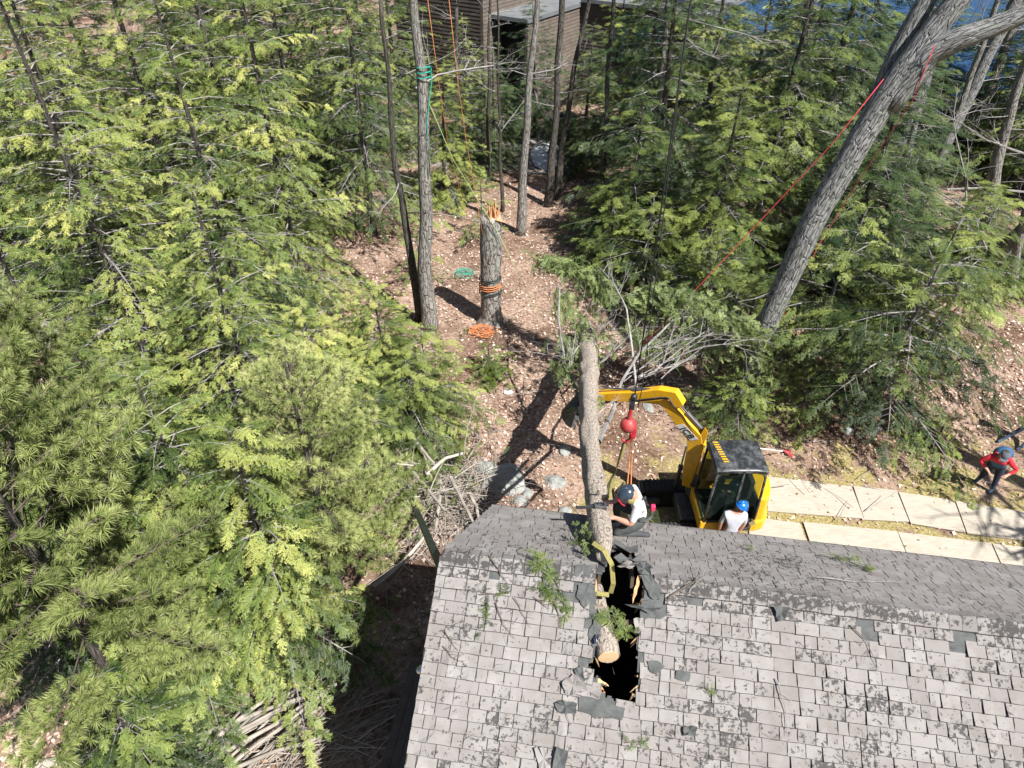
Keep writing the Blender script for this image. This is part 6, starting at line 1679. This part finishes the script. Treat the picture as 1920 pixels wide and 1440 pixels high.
roof_twig([(832, 1212), (848, 1232), (868, 1242)], .006, 'second thin twig by the left rake just below another')
roof_twig([(1000, 1120), (1018, 1132), (1030, 1142)], .009, 'short dark stick touching the large sprig')
roof_twig([(1252, 1121), (1295, 1094), (1322, 1080)], .013, 'long dark stick lying just under the ridge right of the hole', 4)
roof_twig([(1290, 1110), (1310, 1088), (1335, 1074)], .009, 'pale stick crossing the long dark one under the ridge', 3, mat='twig')
roof_twig([(1454, 1272), (1462, 1300), (1472, 1335), (1474, 1380)], .009, 'long pale bent stick on the open roof right of the hole', 1, mat='twig')
roof_twig([(1592, 1173), (1624, 1205), (1645, 1258)], .007, 'thin curving twig high on the right part of the roof', 2)
roof_twig([(1408, 1190), (1405, 1165), (1415, 1145)], .005, 'short curved twig upright across two courses', 1)
roof_twig([(1530, 1088), (1600, 1095), (1690, 1095)], .008, 'long pale twig lying on the far slope', 4, True, 'twig')
roof_twig([(1450, 1020), (1510, 1030), (1570, 1045)], .006, 'thin pale twig near the far eave', 2, True, 'twig')
roof_twig([(1050, 1320), (1062, 1340), (1070, 1360)], .006, 'thin twig below the crumpled black scrap', 1)
roof_twig([(1255, 1400), (1265, 1425)], .005, 'tiny twig at the bottom edge below the hole', 1)
A = Acc(); r_ = random.Random(15)
for k in range(160):
    a_, s__ = r_.uniform(.1, 6.8), r_.uniform(.1, 2.4)
    if inside((a_, s__), HOLE): continue
    if r_.random() < .55: a_ = r_.gauss(1.9, .8)
    an = r_.uniform(0, 6.28); p = NR(a_, s__, .03); d = (ra * math.cos(an) + sn * math.sin(an)) * r_.uniform(.02, .09); A.tube([p, p + d + nn_ * .01], [.003, .001], 3, caps=False)
for k in range(200):
    a_, s__ = r_.uniform(.8, 6.8), r_.uniform(.15, SF - .1)
    an = r_.uniform(0, 6.28); p = FR(a_, s__, .03); d = (ra * math.cos(an) + sf * math.sin(an)) * r_.uniform(.02, .12); A.tube([p, p + d + nf_ * .01], [.004, .001], 3, caps=False)
tag(A.build('roof_litter', M['twig_brown']), 'fine bits of twig and bark scattered over the roof', 'litter', kind='stuff')

# ------------------------------------------------------------------ far house, drive, snow
HB = P(987, 232, 0); e1 = Vector((.57, .82, 0)).normalized(); e2 = Vector((-e1.y, e1.x, 0))
FH = empty('brown_house', HB, 'brown sided house with flat roofed blocks behind the trees at the top', 'house')
def HW(a, b, z): q = HB + e1 * a + e2 * b; return Vector((q.x, q.y, z))
def hbox(acc, a0, a1, b0, b1, z0, z1): acc.hexa([HW(a0, b0, z0), HW(a1, b0, z0), HW(a1, b1, z0), HW(a0, b1, z0)], [HW(a0, b0, z1), HW(a1, b0, z1), HW(a1, b1, z1), HW(a0, b1, z1)])
def sided_wall(name, a0, a1, b0, b1, z0, z1, out, mat):
    """wall core plus lapped boards on the side 'out' (unit in house coords)"""
    A = Acc(); hbox(A, a0, a1, b0, b1, z0, z1); A.build(name, M[mat], FH)
    B = Acc(); z = z0; 
    while z < z1 - .05:
        t = .028
        if out == 'b-': p = [HW(a0, b0, 0), HW(a1, b0, 0)]; o_ = -e2
        elif out == 'a-': p = [HW(a0, b1, 0), HW(a0, b0, 0)]; o_ = -e1
        V = [p[0] + Vector((0, 0, z)), p[1] + Vector((0, 0, z)), p[1] + o_ * t + Vector((0, 0, z)), p[0] + o_ * t + Vector((0, 0, z)), p[0] + o_ * .006 + Vector((0, 0, z + .19)), p[1] + o_ * .006 + Vector((0, 0, z + .19))]
        B.add(V, [(3, 2, 5, 4), (0, 1, 2, 3)]); z += .19
    o = B.build('siding_boards', M[mat], FH); tag(o, kind='stuff')
zt1 = 5.15
sided_wall('bay_side_wall', 0.0, 6.0, .0, .12, 0, zt1, 'b-', 'siding')
A = Acc(); hbox(A, .9, 1.0, .121, 2.3, 0, zt1 - .02); A.build('porch_shade_panel', M['dark'], FH)  # near-black panel painted as the shade inside the porch opening
A = Acc(); hbox(A, -.15, 6.2, -.1, 2.28, zt1 + .002, zt1 + .2); A.build('flat_roof', M['flatroof'], FH)
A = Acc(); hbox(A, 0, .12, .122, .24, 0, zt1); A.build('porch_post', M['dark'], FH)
sided_wall('main_front_wall', -.8, 9, 2.3, 2.42, 0, 9.5, 'b-', 'siding')
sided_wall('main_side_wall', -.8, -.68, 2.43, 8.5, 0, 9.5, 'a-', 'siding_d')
A = Acc(); hbox(A, -1.2, 9.2, 2.0, 8.8, 9.51, 9.7); A.build('main_roof', M['flatroof'], FH)
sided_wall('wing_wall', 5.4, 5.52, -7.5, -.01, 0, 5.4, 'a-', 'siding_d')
A = Acc(); hbox(A, 5.2, 12, -7.7, -.12, 5.41, 5.6); A.build('wing_roof', M['flatroof'], FH)
for k in range(3):
    b0 = -3.2 - 1.35 * k; A = Acc(); hbox(A, 5.33, 5.37, b0, b0 + 1.15, 2.5, 4.7)
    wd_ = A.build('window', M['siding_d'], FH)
    for j in range(3):
        A = Acc(); hbox(A, 5.31, 5.328, b0 + .06 + j * .36, b0 + .36 + j * .36, 2.58, 4.62); A.build('pane', M['winglass'], wd_)
def gsheet(name, px_pts, z, mat, kind='structure', **kw):
    A = Acc(); V = [P(x, y, 0) for x, y in px_pts]; V = [Vector((v.x, v.y, gh(v.x, v.y) + z)) for v in V]
    A.add(V, [tuple(range(len(V) - 1, -1, -1))]); return tag(A.build(name, M[mat]), kind=kind, **kw)
gsheet('gravel_drive', [(740, 235), (830, 232), (1000, 238), (1100, 250), (1250, 262), (1240, 285), (1100, 310), (1040, 330), (960, 322), (850, 318), (745, 300)], .012, 'drive')
gsheet('walk', [(868, 236), (980, 240), (1055, 252), (1120, 262), (1110, 272), (1040, 272), (960, 262), (868, 246)], .02, 'walk')
A = Acc()
sc_ = P(1026, 292, .02); bm = bmesh.new(); bmesh.ops.create_icosphere(bm, subdivisions=3, radius=1)
for v in bm.verts:
    k = 1 + .3 * noise.noise(v.co * 1.6); v.co = Vector((v.co.x * .8, v.co.y * 1.9, v.co.z * .22)) * k
me = bpy.data.meshes.new('snow_patch'); bm.to_mesh(me); bm.free(); me.materials.append(M['snow']); o = link(bpy.data.objects.new('snow_patch', me)); o.location = sc_; tag(o, 'white leftover snow patch on the drive between the dark trunks', 'snow')
cb = P(1062, 248, 0); A = Acc(); A.tube([cb, cb + Vector((0, 0, .9))], [.4, .5], 14); A.ball(cb + Vector((0, 0, .9)), (.52, .52, .2), nu=14, nv=5, half=True)
tag(A.build('black_bin', M['black'], smooth=True), 'black lidded bin beside the far house behind the trunk pair', 'bin')

# ------------------------------------------------------------------ people
def person(label, J, mats, hat=None, hatdir=None, scale=1.0, vest=None):
    """J: joint name -> Vector (world). mats: dict skin,top,legs,shoe,(glove),(sleeve)"""
    names = []; V = []; Rr = []; E = []
    def add(nm, p, r_): V.append(Vector(p)); Rr.append(r_ * scale); names.append(nm); return len(V) - 1
    pel = add('pel', J['pel'], .135); wst = add('top', (J['pel'] * .55 + J['chest'] * .45), .125); ch = add('top', J['chest'], .15); nb = add('neck', J['neck'], .06)
    hd = J['head']; up = (hd - J['neck']).normalized(); face = J['face'].normalized()
    h0_ = add('head', J['neck'].lerp(hd, .45), .06); h1_ = add('head', hd, .095); h2_ = add('head', hd + up * .075, .075)
    E += [(pel, wst), (wst, ch), (ch, nb), (nb, h0_), (h0_, h1_), (h1_, h2_)]
    for s_ in 'LR':
        sh_ = add('sho', J['sho' + s_], .075); ua = add('up', J['sho' + s_].lerp(J['elb' + s_], .5), .055); el = add('elb', J['elb' + s_], .045); fa_2 = add('fore', J['elb' + s_].lerp(J['wri' + s_], .4), .042); wr_ = add('wri', J['wri' + s_], .028)
        E += [(ch, sh_), (sh_, ua), (ua, el), (el, fa_2), (fa_2, wr_)]
        hp_ = add('hip', J['hip' + s_], .105); th = add('leg', J['hip' + s_].lerp(J['kne' + s_], .45), .09); kn = add('kne', J['kne' + s_], .065); cf = add('calf', J['kne' + s_].lerp(J['ank' + s_], .35), .06); an = add('ank', J['ank' + s_], .042)
        ft = (J['toe' + s_] - J['ank' + s_]); b1 = add('foot', J['ank' + s_] + ft * .45 + Vector((0, 0, -.015)), .045); to_ = add('foot', J['toe' + s_], .035)
        E += [(pel, hp_), (hp_, th), (th, kn), (kn, cf), (cf, an), (an, b1), (b1, to_)]
        d = (J['wri' + s_] - J['elb' + s_]).normalized(); pd = J.get('hand' + s_, d).normalized()
        pc_ = J['wri' + s_] + pd * .05; pl_ = add('hand', pc_, .028); E.append((wr_, pl_))
        sd_ = pd.cross(Vector((0, 0, 1)));  sd_ = sd_.normalized() if sd_.length > .1 else Vector((1, 0, 0)); nrm = sd_.cross(pd)
        for k, (o_, L) in enumerate(((-.027, .062), (-.009, .075), (.009, .07), (.027, .055))):
            f1 = add('hand', pc_ + pd * .03 + sd_ * o_, .0105); f2 = add('hand', pc_ + pd * (.03 + L * .55) + sd_ * o_ * 1.15 - nrm * .012, .0095); f3 = add('hand', pc_ + pd * (.03 + L * .9) + sd_ * o_ * 1.15 - nrm * .035, .008)
            E += [(pl_, f1), (f1, f2), (f2, f3)]
        t1 = add('hand', pc_ - sd_ * .035 + pd * .005, .012); t2 = add('hand', pc_ - sd_ * .055 + pd * .04 - nrm * .015, .009); E += [(pl_, t1), (t1, t2)]
    me = bpy.data.meshes.new('body'); me.from_pydata(V, E, []); ob = bpy.data.objects.new('tmp_body', me); COL.objects.link(ob)
    sk = ob.modifiers.new('skin', 'SKIN'); sk.use_smooth_shade = True
    lay = me.skin_vertices[0].data if me.skin_vertices else None
    for i, r_ in enumerate(Rr): lay[i].radius = (r_, r_ * (.8 if names[i] in ('top', 'pel') else 1)); lay[i].use_root = (i == 0)
    sb = ob.modifiers.new('sub', 'SUBSURF'); sb.levels = 2; sb.render_levels = 2
    bpy.context.view_layer.update()
    m2 = bpy.data.meshes.new_from_object(ob.evaluated_get(bpy.context.evaluated_depsgraph_get())); bpy.data.objects.remove(ob)
    order = ['skin', 'top', 'legs', 'shoe', 'hands', 'sleeve']
    m2.materials.clear()
    for k in order: m2.materials.append(M[mats.get(k, mats.get({'hands': 'skin', 'sleeve': 'top'}.get(k, k)))])
    short = mats.get('short', True)
    segs = [(V[a], V[b], names[a], names[b]) for a, b in E]
    for po in m2.polygons:
        c = po.center; best = 9; bi = None; bf_ = 0
        for a, b, na, nb_ in segs:
            ab = b - a; t = max(0, min(1, (c - a).dot(ab) / max(1e-9, ab.length_squared))); dd = (a + ab * t - c).length
            if dd < best: best = dd; bi = (na, nb_); bf_ = t
        k = bi[1] if bf_ > (.85 if bi[1] == 'neck' else .5) else bi[0]
        if k in ('neck', 'head'): mi = 0
        elif k == 'hand' or k == 'wri': mi = 4
        elif k in ('fore', 'elb'): mi = 0 if short else 5
        elif k in ('up', 'sho'): mi = 5
        elif k in ('top',): mi = 1
        elif k in ('foot', 'ank'): mi = 3
        else: mi = 2
        po.material_index = mi; po.use_smooth = True
    root = empty('person', (J['pel'].x, J['pel'].y, min(J['toeL'].z, J['toeR'].z)), label, 'person')
    bo = bpy.data.objects.new('body', m2); COL.objects.link(bo); setpar(bo, root)
    rt = face.cross(up).normalized(); fw = up.cross(rt).normalized()
    rot = Matrix((rt, fw, up)).transposed()
    # face: nose, eyes, mouth, ears
    A = Acc(); A.tube([hd + fw * .088 + up * .01, hd + fw * .115 - up * .022], [.008, .016], 6); A.build('nose', M['skin'], root, smooth=True)
    for s_ in (-1, 1):
        A = Acc(); A.ball(hd + fw * .085 + rt * .034 * s_ + up * .015, .012, nu=8, nv=6); A.build('eye', M['black'], root)
        A = Acc(); A.ball(hd + rt * .093 * s_, (.012, .025, .035), rot, 8, 6); A.build('ear', M['skin'], root, smooth=True)
    A = Acc(); A.box(hd + fw * .086 - up * .055, (.022, .006, .005), rot); A.build('mouth', M['glove'], root)
    A = Acc(); A.ball(hd + up * .015 - fw * .02, (.102, .108, .115), rot, 14, 6, half=True); A.build('hair', M['hair'], root, smooth=True)
    if hat:
        hm, kind = hat
        A = Acc(); base = hd + up * .035
        if kind == 'cap':
            A.ball(base, (.108, .118, .095), rot, 16, 7, half=True); hb = A.build('cap', M[hm], root, smooth=True)
            A = Acc(); n_ = 8; Vv = []
            for k in range(n_ + 1): an = math.pi * (.2 + .6 * k / n_); Vv += [base + rt * math.cos(an) * .1 + fw * math.sin(an) * .108, base + rt * math.cos(an) * .095 + fw * (math.sin(an) * .10 + .085) - up * .015]
            A.add(Vv, [(2 * k, 2 * k + 1, 2 * k + 3, 2 * k + 2) for k in range(n_)]); o_ = A.build('brim', M[hm], hb); sol = o_.modifiers.new('s', 'SOLIDIFY'); sol.thickness = .006
        else:
            A.ball(base - up * .01, (.128, .148, .135), rot, 20, 9, half=True); A.tube([base - up * .01 + rt * math.cos(a_) * .13 + fw * math.sin(a_) * (.155 if math.sin(a_) > 0 else .148) for a_ in [k * .3142 for k in range(21)]], .009, 5)
            hb = A.build('helmet', M[hm], root, smooth=True)
            A = Acc(); A.tube([base + rt * 0 + fw * math.sin(a_) * .135 + up * math.cos(a_) * .14 for a_ in [-1.2 + k * .3 for k in range(9)]], .012, 5); A.build('helmet_ridge', M[hm], hb, smooth=True)
            if kind == 'muffs':
                for s_ in (-1, 1):
                    A = Acc(); A.ball(hd + rt * .125 * s_ - up * .005, (.03, .05, .06), rot, 12, 8); A.build('ear_muff', M['strap' if s_ > 0 else 'strap'], hb, smooth=True)
                A = Acc(); A.tube([base + rt * .136 * math.cos(a_) + up * (.0 + .09 * math.sin(a_)) + fw * .10 for a_ in [k * .3142 for k in range(11)]], .008, 5); A.build('visor_frame', M['redjack'], hb)
            elif kind == 'blue':
                A = Acc(); A.tube([base + rt * .131 * math.cos(a_) + up * .131 * math.sin(a_) + fw * .03 for a_ in [k * .3142 for k in range(11)]], .008, 5); A.build('helmet_strap', M['black'], hb)
    return root, (hd, rt, fw, up)
Vx = lambda x, y, z: Vector((x, y, z))
# kneeling worker (faces the trunk, to the left)
kb = FR(*px_far(1200, 1001), .06)
def K(x, y, z): return kb + Vector((x, y, z))
Jk = dict(pel=K(-.02, .06, .27), chest=K(-.10, .06, .56), neck=K(-.17, .05, .67), head=K(-.25, .03, .72), face=Vx(-.8, -.1, -.6),
          shoL=K(-.12, -.12, .60), shoR=K(-.14, .24, .60), elbL=K(-.20, -.20, .36), elbR=K(-.28, .26, .42), wriL=K(-.42, -.09, .37), wriR=K(-.44, .14, .44), handL=Vx(-.9, .2, 0), handR=Vx(-.9, 0, .1),
          hipL=K(-.02, -.06, .23), hipR=K(-.02, .17, .23), kneL=K(-.40, -.12, .08), kneR=K(-.36, .22, .32), ankL=K(.0, -.12, .05), ankR=K(-.30, .26, -.05), toeL=K(.13, -.12, .03), toeR=K(-.42, .26, -.08))
kn, kf = person('worker in white tee and dark helmet kneeling on the roof at the trunk', Jk, dict(skin='skin', top='shirt_w', legs='chaps', shoe='boot', hands='skin'), ('helm_dark', 'muffs'), scale=1.12)
A = Acc(); A.tube([Jk['pel'] + Vector((math.cos(a_) * .16, math.sin(a_) * .18, .06)) for a_ in [k * .4488 for k in range(15)]], .022, 6); A.build('work_belt', M['black'], kn)
A = Acc(); A.tube([Jk['shoL'] + Vector((0, .03, .07)), Jk['chest'] + Vector((.12, .05, .02)), Jk['pel'] + Vector((.10, .1, .08))], .014, 5); A.tube([Jk['neck'] + Vector((.05, -.05, .02)), Jk['shoL'] + Vector((-.02, -.05, -.05)), Jk['chest'] + Vector((-.08, -.14, -.1))], .014, 5); A.build('harness_strap', M['black'], kn)
A = Acc(); A.box(Jk['pel'] + Vector((.17, .02, .12)), (.03, .03, .05)); A.build('pink_pouch', M['pink'], kn, bev=.01)
# small handsaw on the trunk: black chain saw body
cs = P(1112, 953, zlog(953, .16)); CS = empty('chainsaw', cs, 'small dark chainsaw held on the trunk by the kneeling worker', 'chainsaw')
A = Acc(); A.box(cs + Vector((.1, 0, .03)), (.09, .05, .05)); A.build('motor_body', M['black'], CS, bev=.015)
A = Acc(); A.box(cs + Vector((-.1, 0, .02)), (.15, .006, .03)); A.build('guide_bar', M['steel'], CS)
A = Acc(); A.tube([cs + Vector((.06, 0, .07)), cs + Vector((.07, 0, .12)), cs + Vector((.14, 0, .12)), cs + Vector((.16, 0, .06))], .012, 6); A.build('handle', M['black'], CS)
# worker with blue helmet, standing by the cab door, seen from behind
hb = P(1388, 936, 1.92)
def B(x, y, z): return Vector((hb.x + x, hb.y + y, z))
Jb = dict(pel=B(-.13, -.02, 1.05), chest=B(-.10, -.02, 1.42), neck=B(-.06, -.01, 1.64), head=B(.0, .0, 1.76), face=Vx(.75, .3, -.5),
          shoL=B(-.28, .0, 1.53), shoR=B(.12, -.02, 1.53), elbL=B(-.34, .0, 1.25), elbR=B(.16, .0, 1.25), wriL=B(-.33, .02, 1.0), wriR=B(.12, .02, 1.0), handL=Vx(0, .1, -1), handR=Vx(-.1, .1, -1),
          hipL=B(-.22, -.02, .98), hipR=B(-.03, -.02, .98), kneL=B(-.22, .02, .60), kneR=B(-.02, .02, .60), ankL=B(-.22, -.04, .16), ankR=B(-.02, -.04, .16), toeL=B(-.24, .16, .10), toeR=B(.0, .16, .10))
for k in list(Jb):
    if k not in ('face', 'handL', 'handR'): Jb[k] = Jb[k] + Vector((0, -.15, .08 if k[:3] not in ('ank', 'toe') else -.06))
person('worker in blue helmet and light grey tee standing at the cab door', Jb, dict(skin='skin', top='shirt', legs='jeans', shoe='boot'), ('helm_blue', 'blue'), scale=1.25)
# operator in the cab
ob_ = Vector((4.86, 10.84, 1.5))
def O(x, y, z): return ob_ + Vector((x, y, z))
Jo = dict(pel=O(.08, 0, .1), chest=O(.05, 0, .45), neck=O(.0, 0, .62), head=O(-.05, 0, .74), face=Vx(-1, -.3, -.3), shoL=O(.03, -.19, .53), shoR=O(.03, .19, .53), elbL=O(-.05, -.25, .28), elbR=O(-.05, .25, .28), wriL=O(-.2, -.22, .32), wriR=O(-.2, .22, .32),
          hipL=O(.05, -.1, .08), hipR=O(.05, .1, .08), kneL=O(-.36, -.13, .1), kneR=O(-.36, .13, .1), ankL=O(-.42, -.13, -.25), ankR=O(-.42, .13, -.25), toeL=O(-.55, -.13, -.27), toeR=O(-.55, .13, -.27))
person('operator in dark green jacket seated inside the excavator cab', Jo, dict(skin='skin', top='olive', legs='olive', shoe='boot', short=False), None, scale=.95)
# person in red and blue, feet apart on the moss
fL = P(1832, 903, 0); fR = P(1858, 922, 0); hp = P(1872, 868, .92); hdp = P(1884, 853, 1.52)
cc = (hp + hdp) / 2
chp = hp.lerp(hdp, .62) + Vector((.02, .03, 0))
Jr = dict(pel=hp, chest=Vector((chp.x, chp.y + .02, 1.26)), neck=Vector((hdp.x + .02, hdp.y + .07, 1.42)), head=hdp, face=Vx(-.35, -.6, -.7),
          shoL=Vector((hdp.x - .17, hdp.y + .12, 1.34)), shoR=Vector((hdp.x + .20, hdp.y + .0, 1.32)), elbL=Vector((hdp.x - .32, hdp.y + .20, 1.16)), elbR=Vector((hdp.x + .42, hdp.y - .08, 1.10)), wriL=Vector((hdp.x - .18, hdp.y + .02, 1.0)), wriR=Vector((hdp.x + .20, hdp.y - .14, .98)), handL=Vx(.5, -.3, -.5), handR=Vx(-.8, -.2, -.2),
          hipL=hp + Vx(-.11, .04, -.06), hipR=hp + Vx(.10, -.04, -.06), kneL=(hp + fL) / 2 + Vx(-.06, .0, .02), kneR=(hp + fR) / 2 + Vx(.04, -.02, .02), ankL=fL + Vx(0, 0, .09), ankR=fR + Vx(0, 0, .09), toeL=fL + Vx(-.15, -.06, .035), toeR=fR + Vx(-.13, -.10, .035))
pr_, pfm = person('person in red jacket with blue back and grey cap standing legs apart', Jr, dict(skin='skin', top='bluevest', legs='jeans', shoe='shoeb', sleeve='redjack', short=False), ('cap', 'cap'), scale=1.15)
A = Acc(); A.ball(Jr['chest'] + Vector((.06, .07, .06)), (.23, .17, .19), None, 16, 10); A.build('blue_vest', M['bluevest'], pr_, smooth=True)
A = Acc(); A.tube([Jr['chest'] + Vector((-.16, -.04, .02)), Jr['chest'] + Vector((-.02, -.15, -.02)), Jr['chest'] + Vector((.18, -.10, -.02))], .075, 8); A.build('jacket_front', M['redjack'], pr_, smooth=True)
# fourth person, mostly outside the right edge
f2L = P(1878, 828, 0); f2R = P(1912, 842, 0); c2 = (f2L + f2R) / 2 + Vector((.55, .1, 0))
def Q(x, y, z): return c2 + Vector((x, y, z))
Jq = dict(pel=Q(0, 0, .92), chest=Q(.05, 0, 1.28), neck=Q(.06, 0, 1.46), head=Q(.05, -.02, 1.60), face=Vx(-.6, -.4, -.4), shoL=Q(-.1, .16, 1.40), shoR=Q(.12, -.16, 1.40), elbL=Q(-.16, .25, 1.12), elbR=Q(.16, -.24, 1.12), wriL=Q(-.22, .18, .9), wriR=Q(.06, -.26, .9),
          hipL=Q(-.06, .08, .88), hipR=Q(.06, -.08, .88), kneL=Q(-.30, .08, .48), kneR=Q(-.02, -.10, .48), ankL=f2L + Vx(0, 0, .09), ankR=f2R + Vx(0, 0, .09), toeL=f2L + Vx(-.16, -.05, .035), toeR=f2R + Vx(-.15, -.06, .035))
person('person in navy trousers mostly cut off by the right edge', Jq, dict(skin='skin', top='cap', legs='jeans', shoe='shoeb', short=False), ('cap', 'cap'))
open('/tmp/tri','w').write(str(TRI)) if False else None
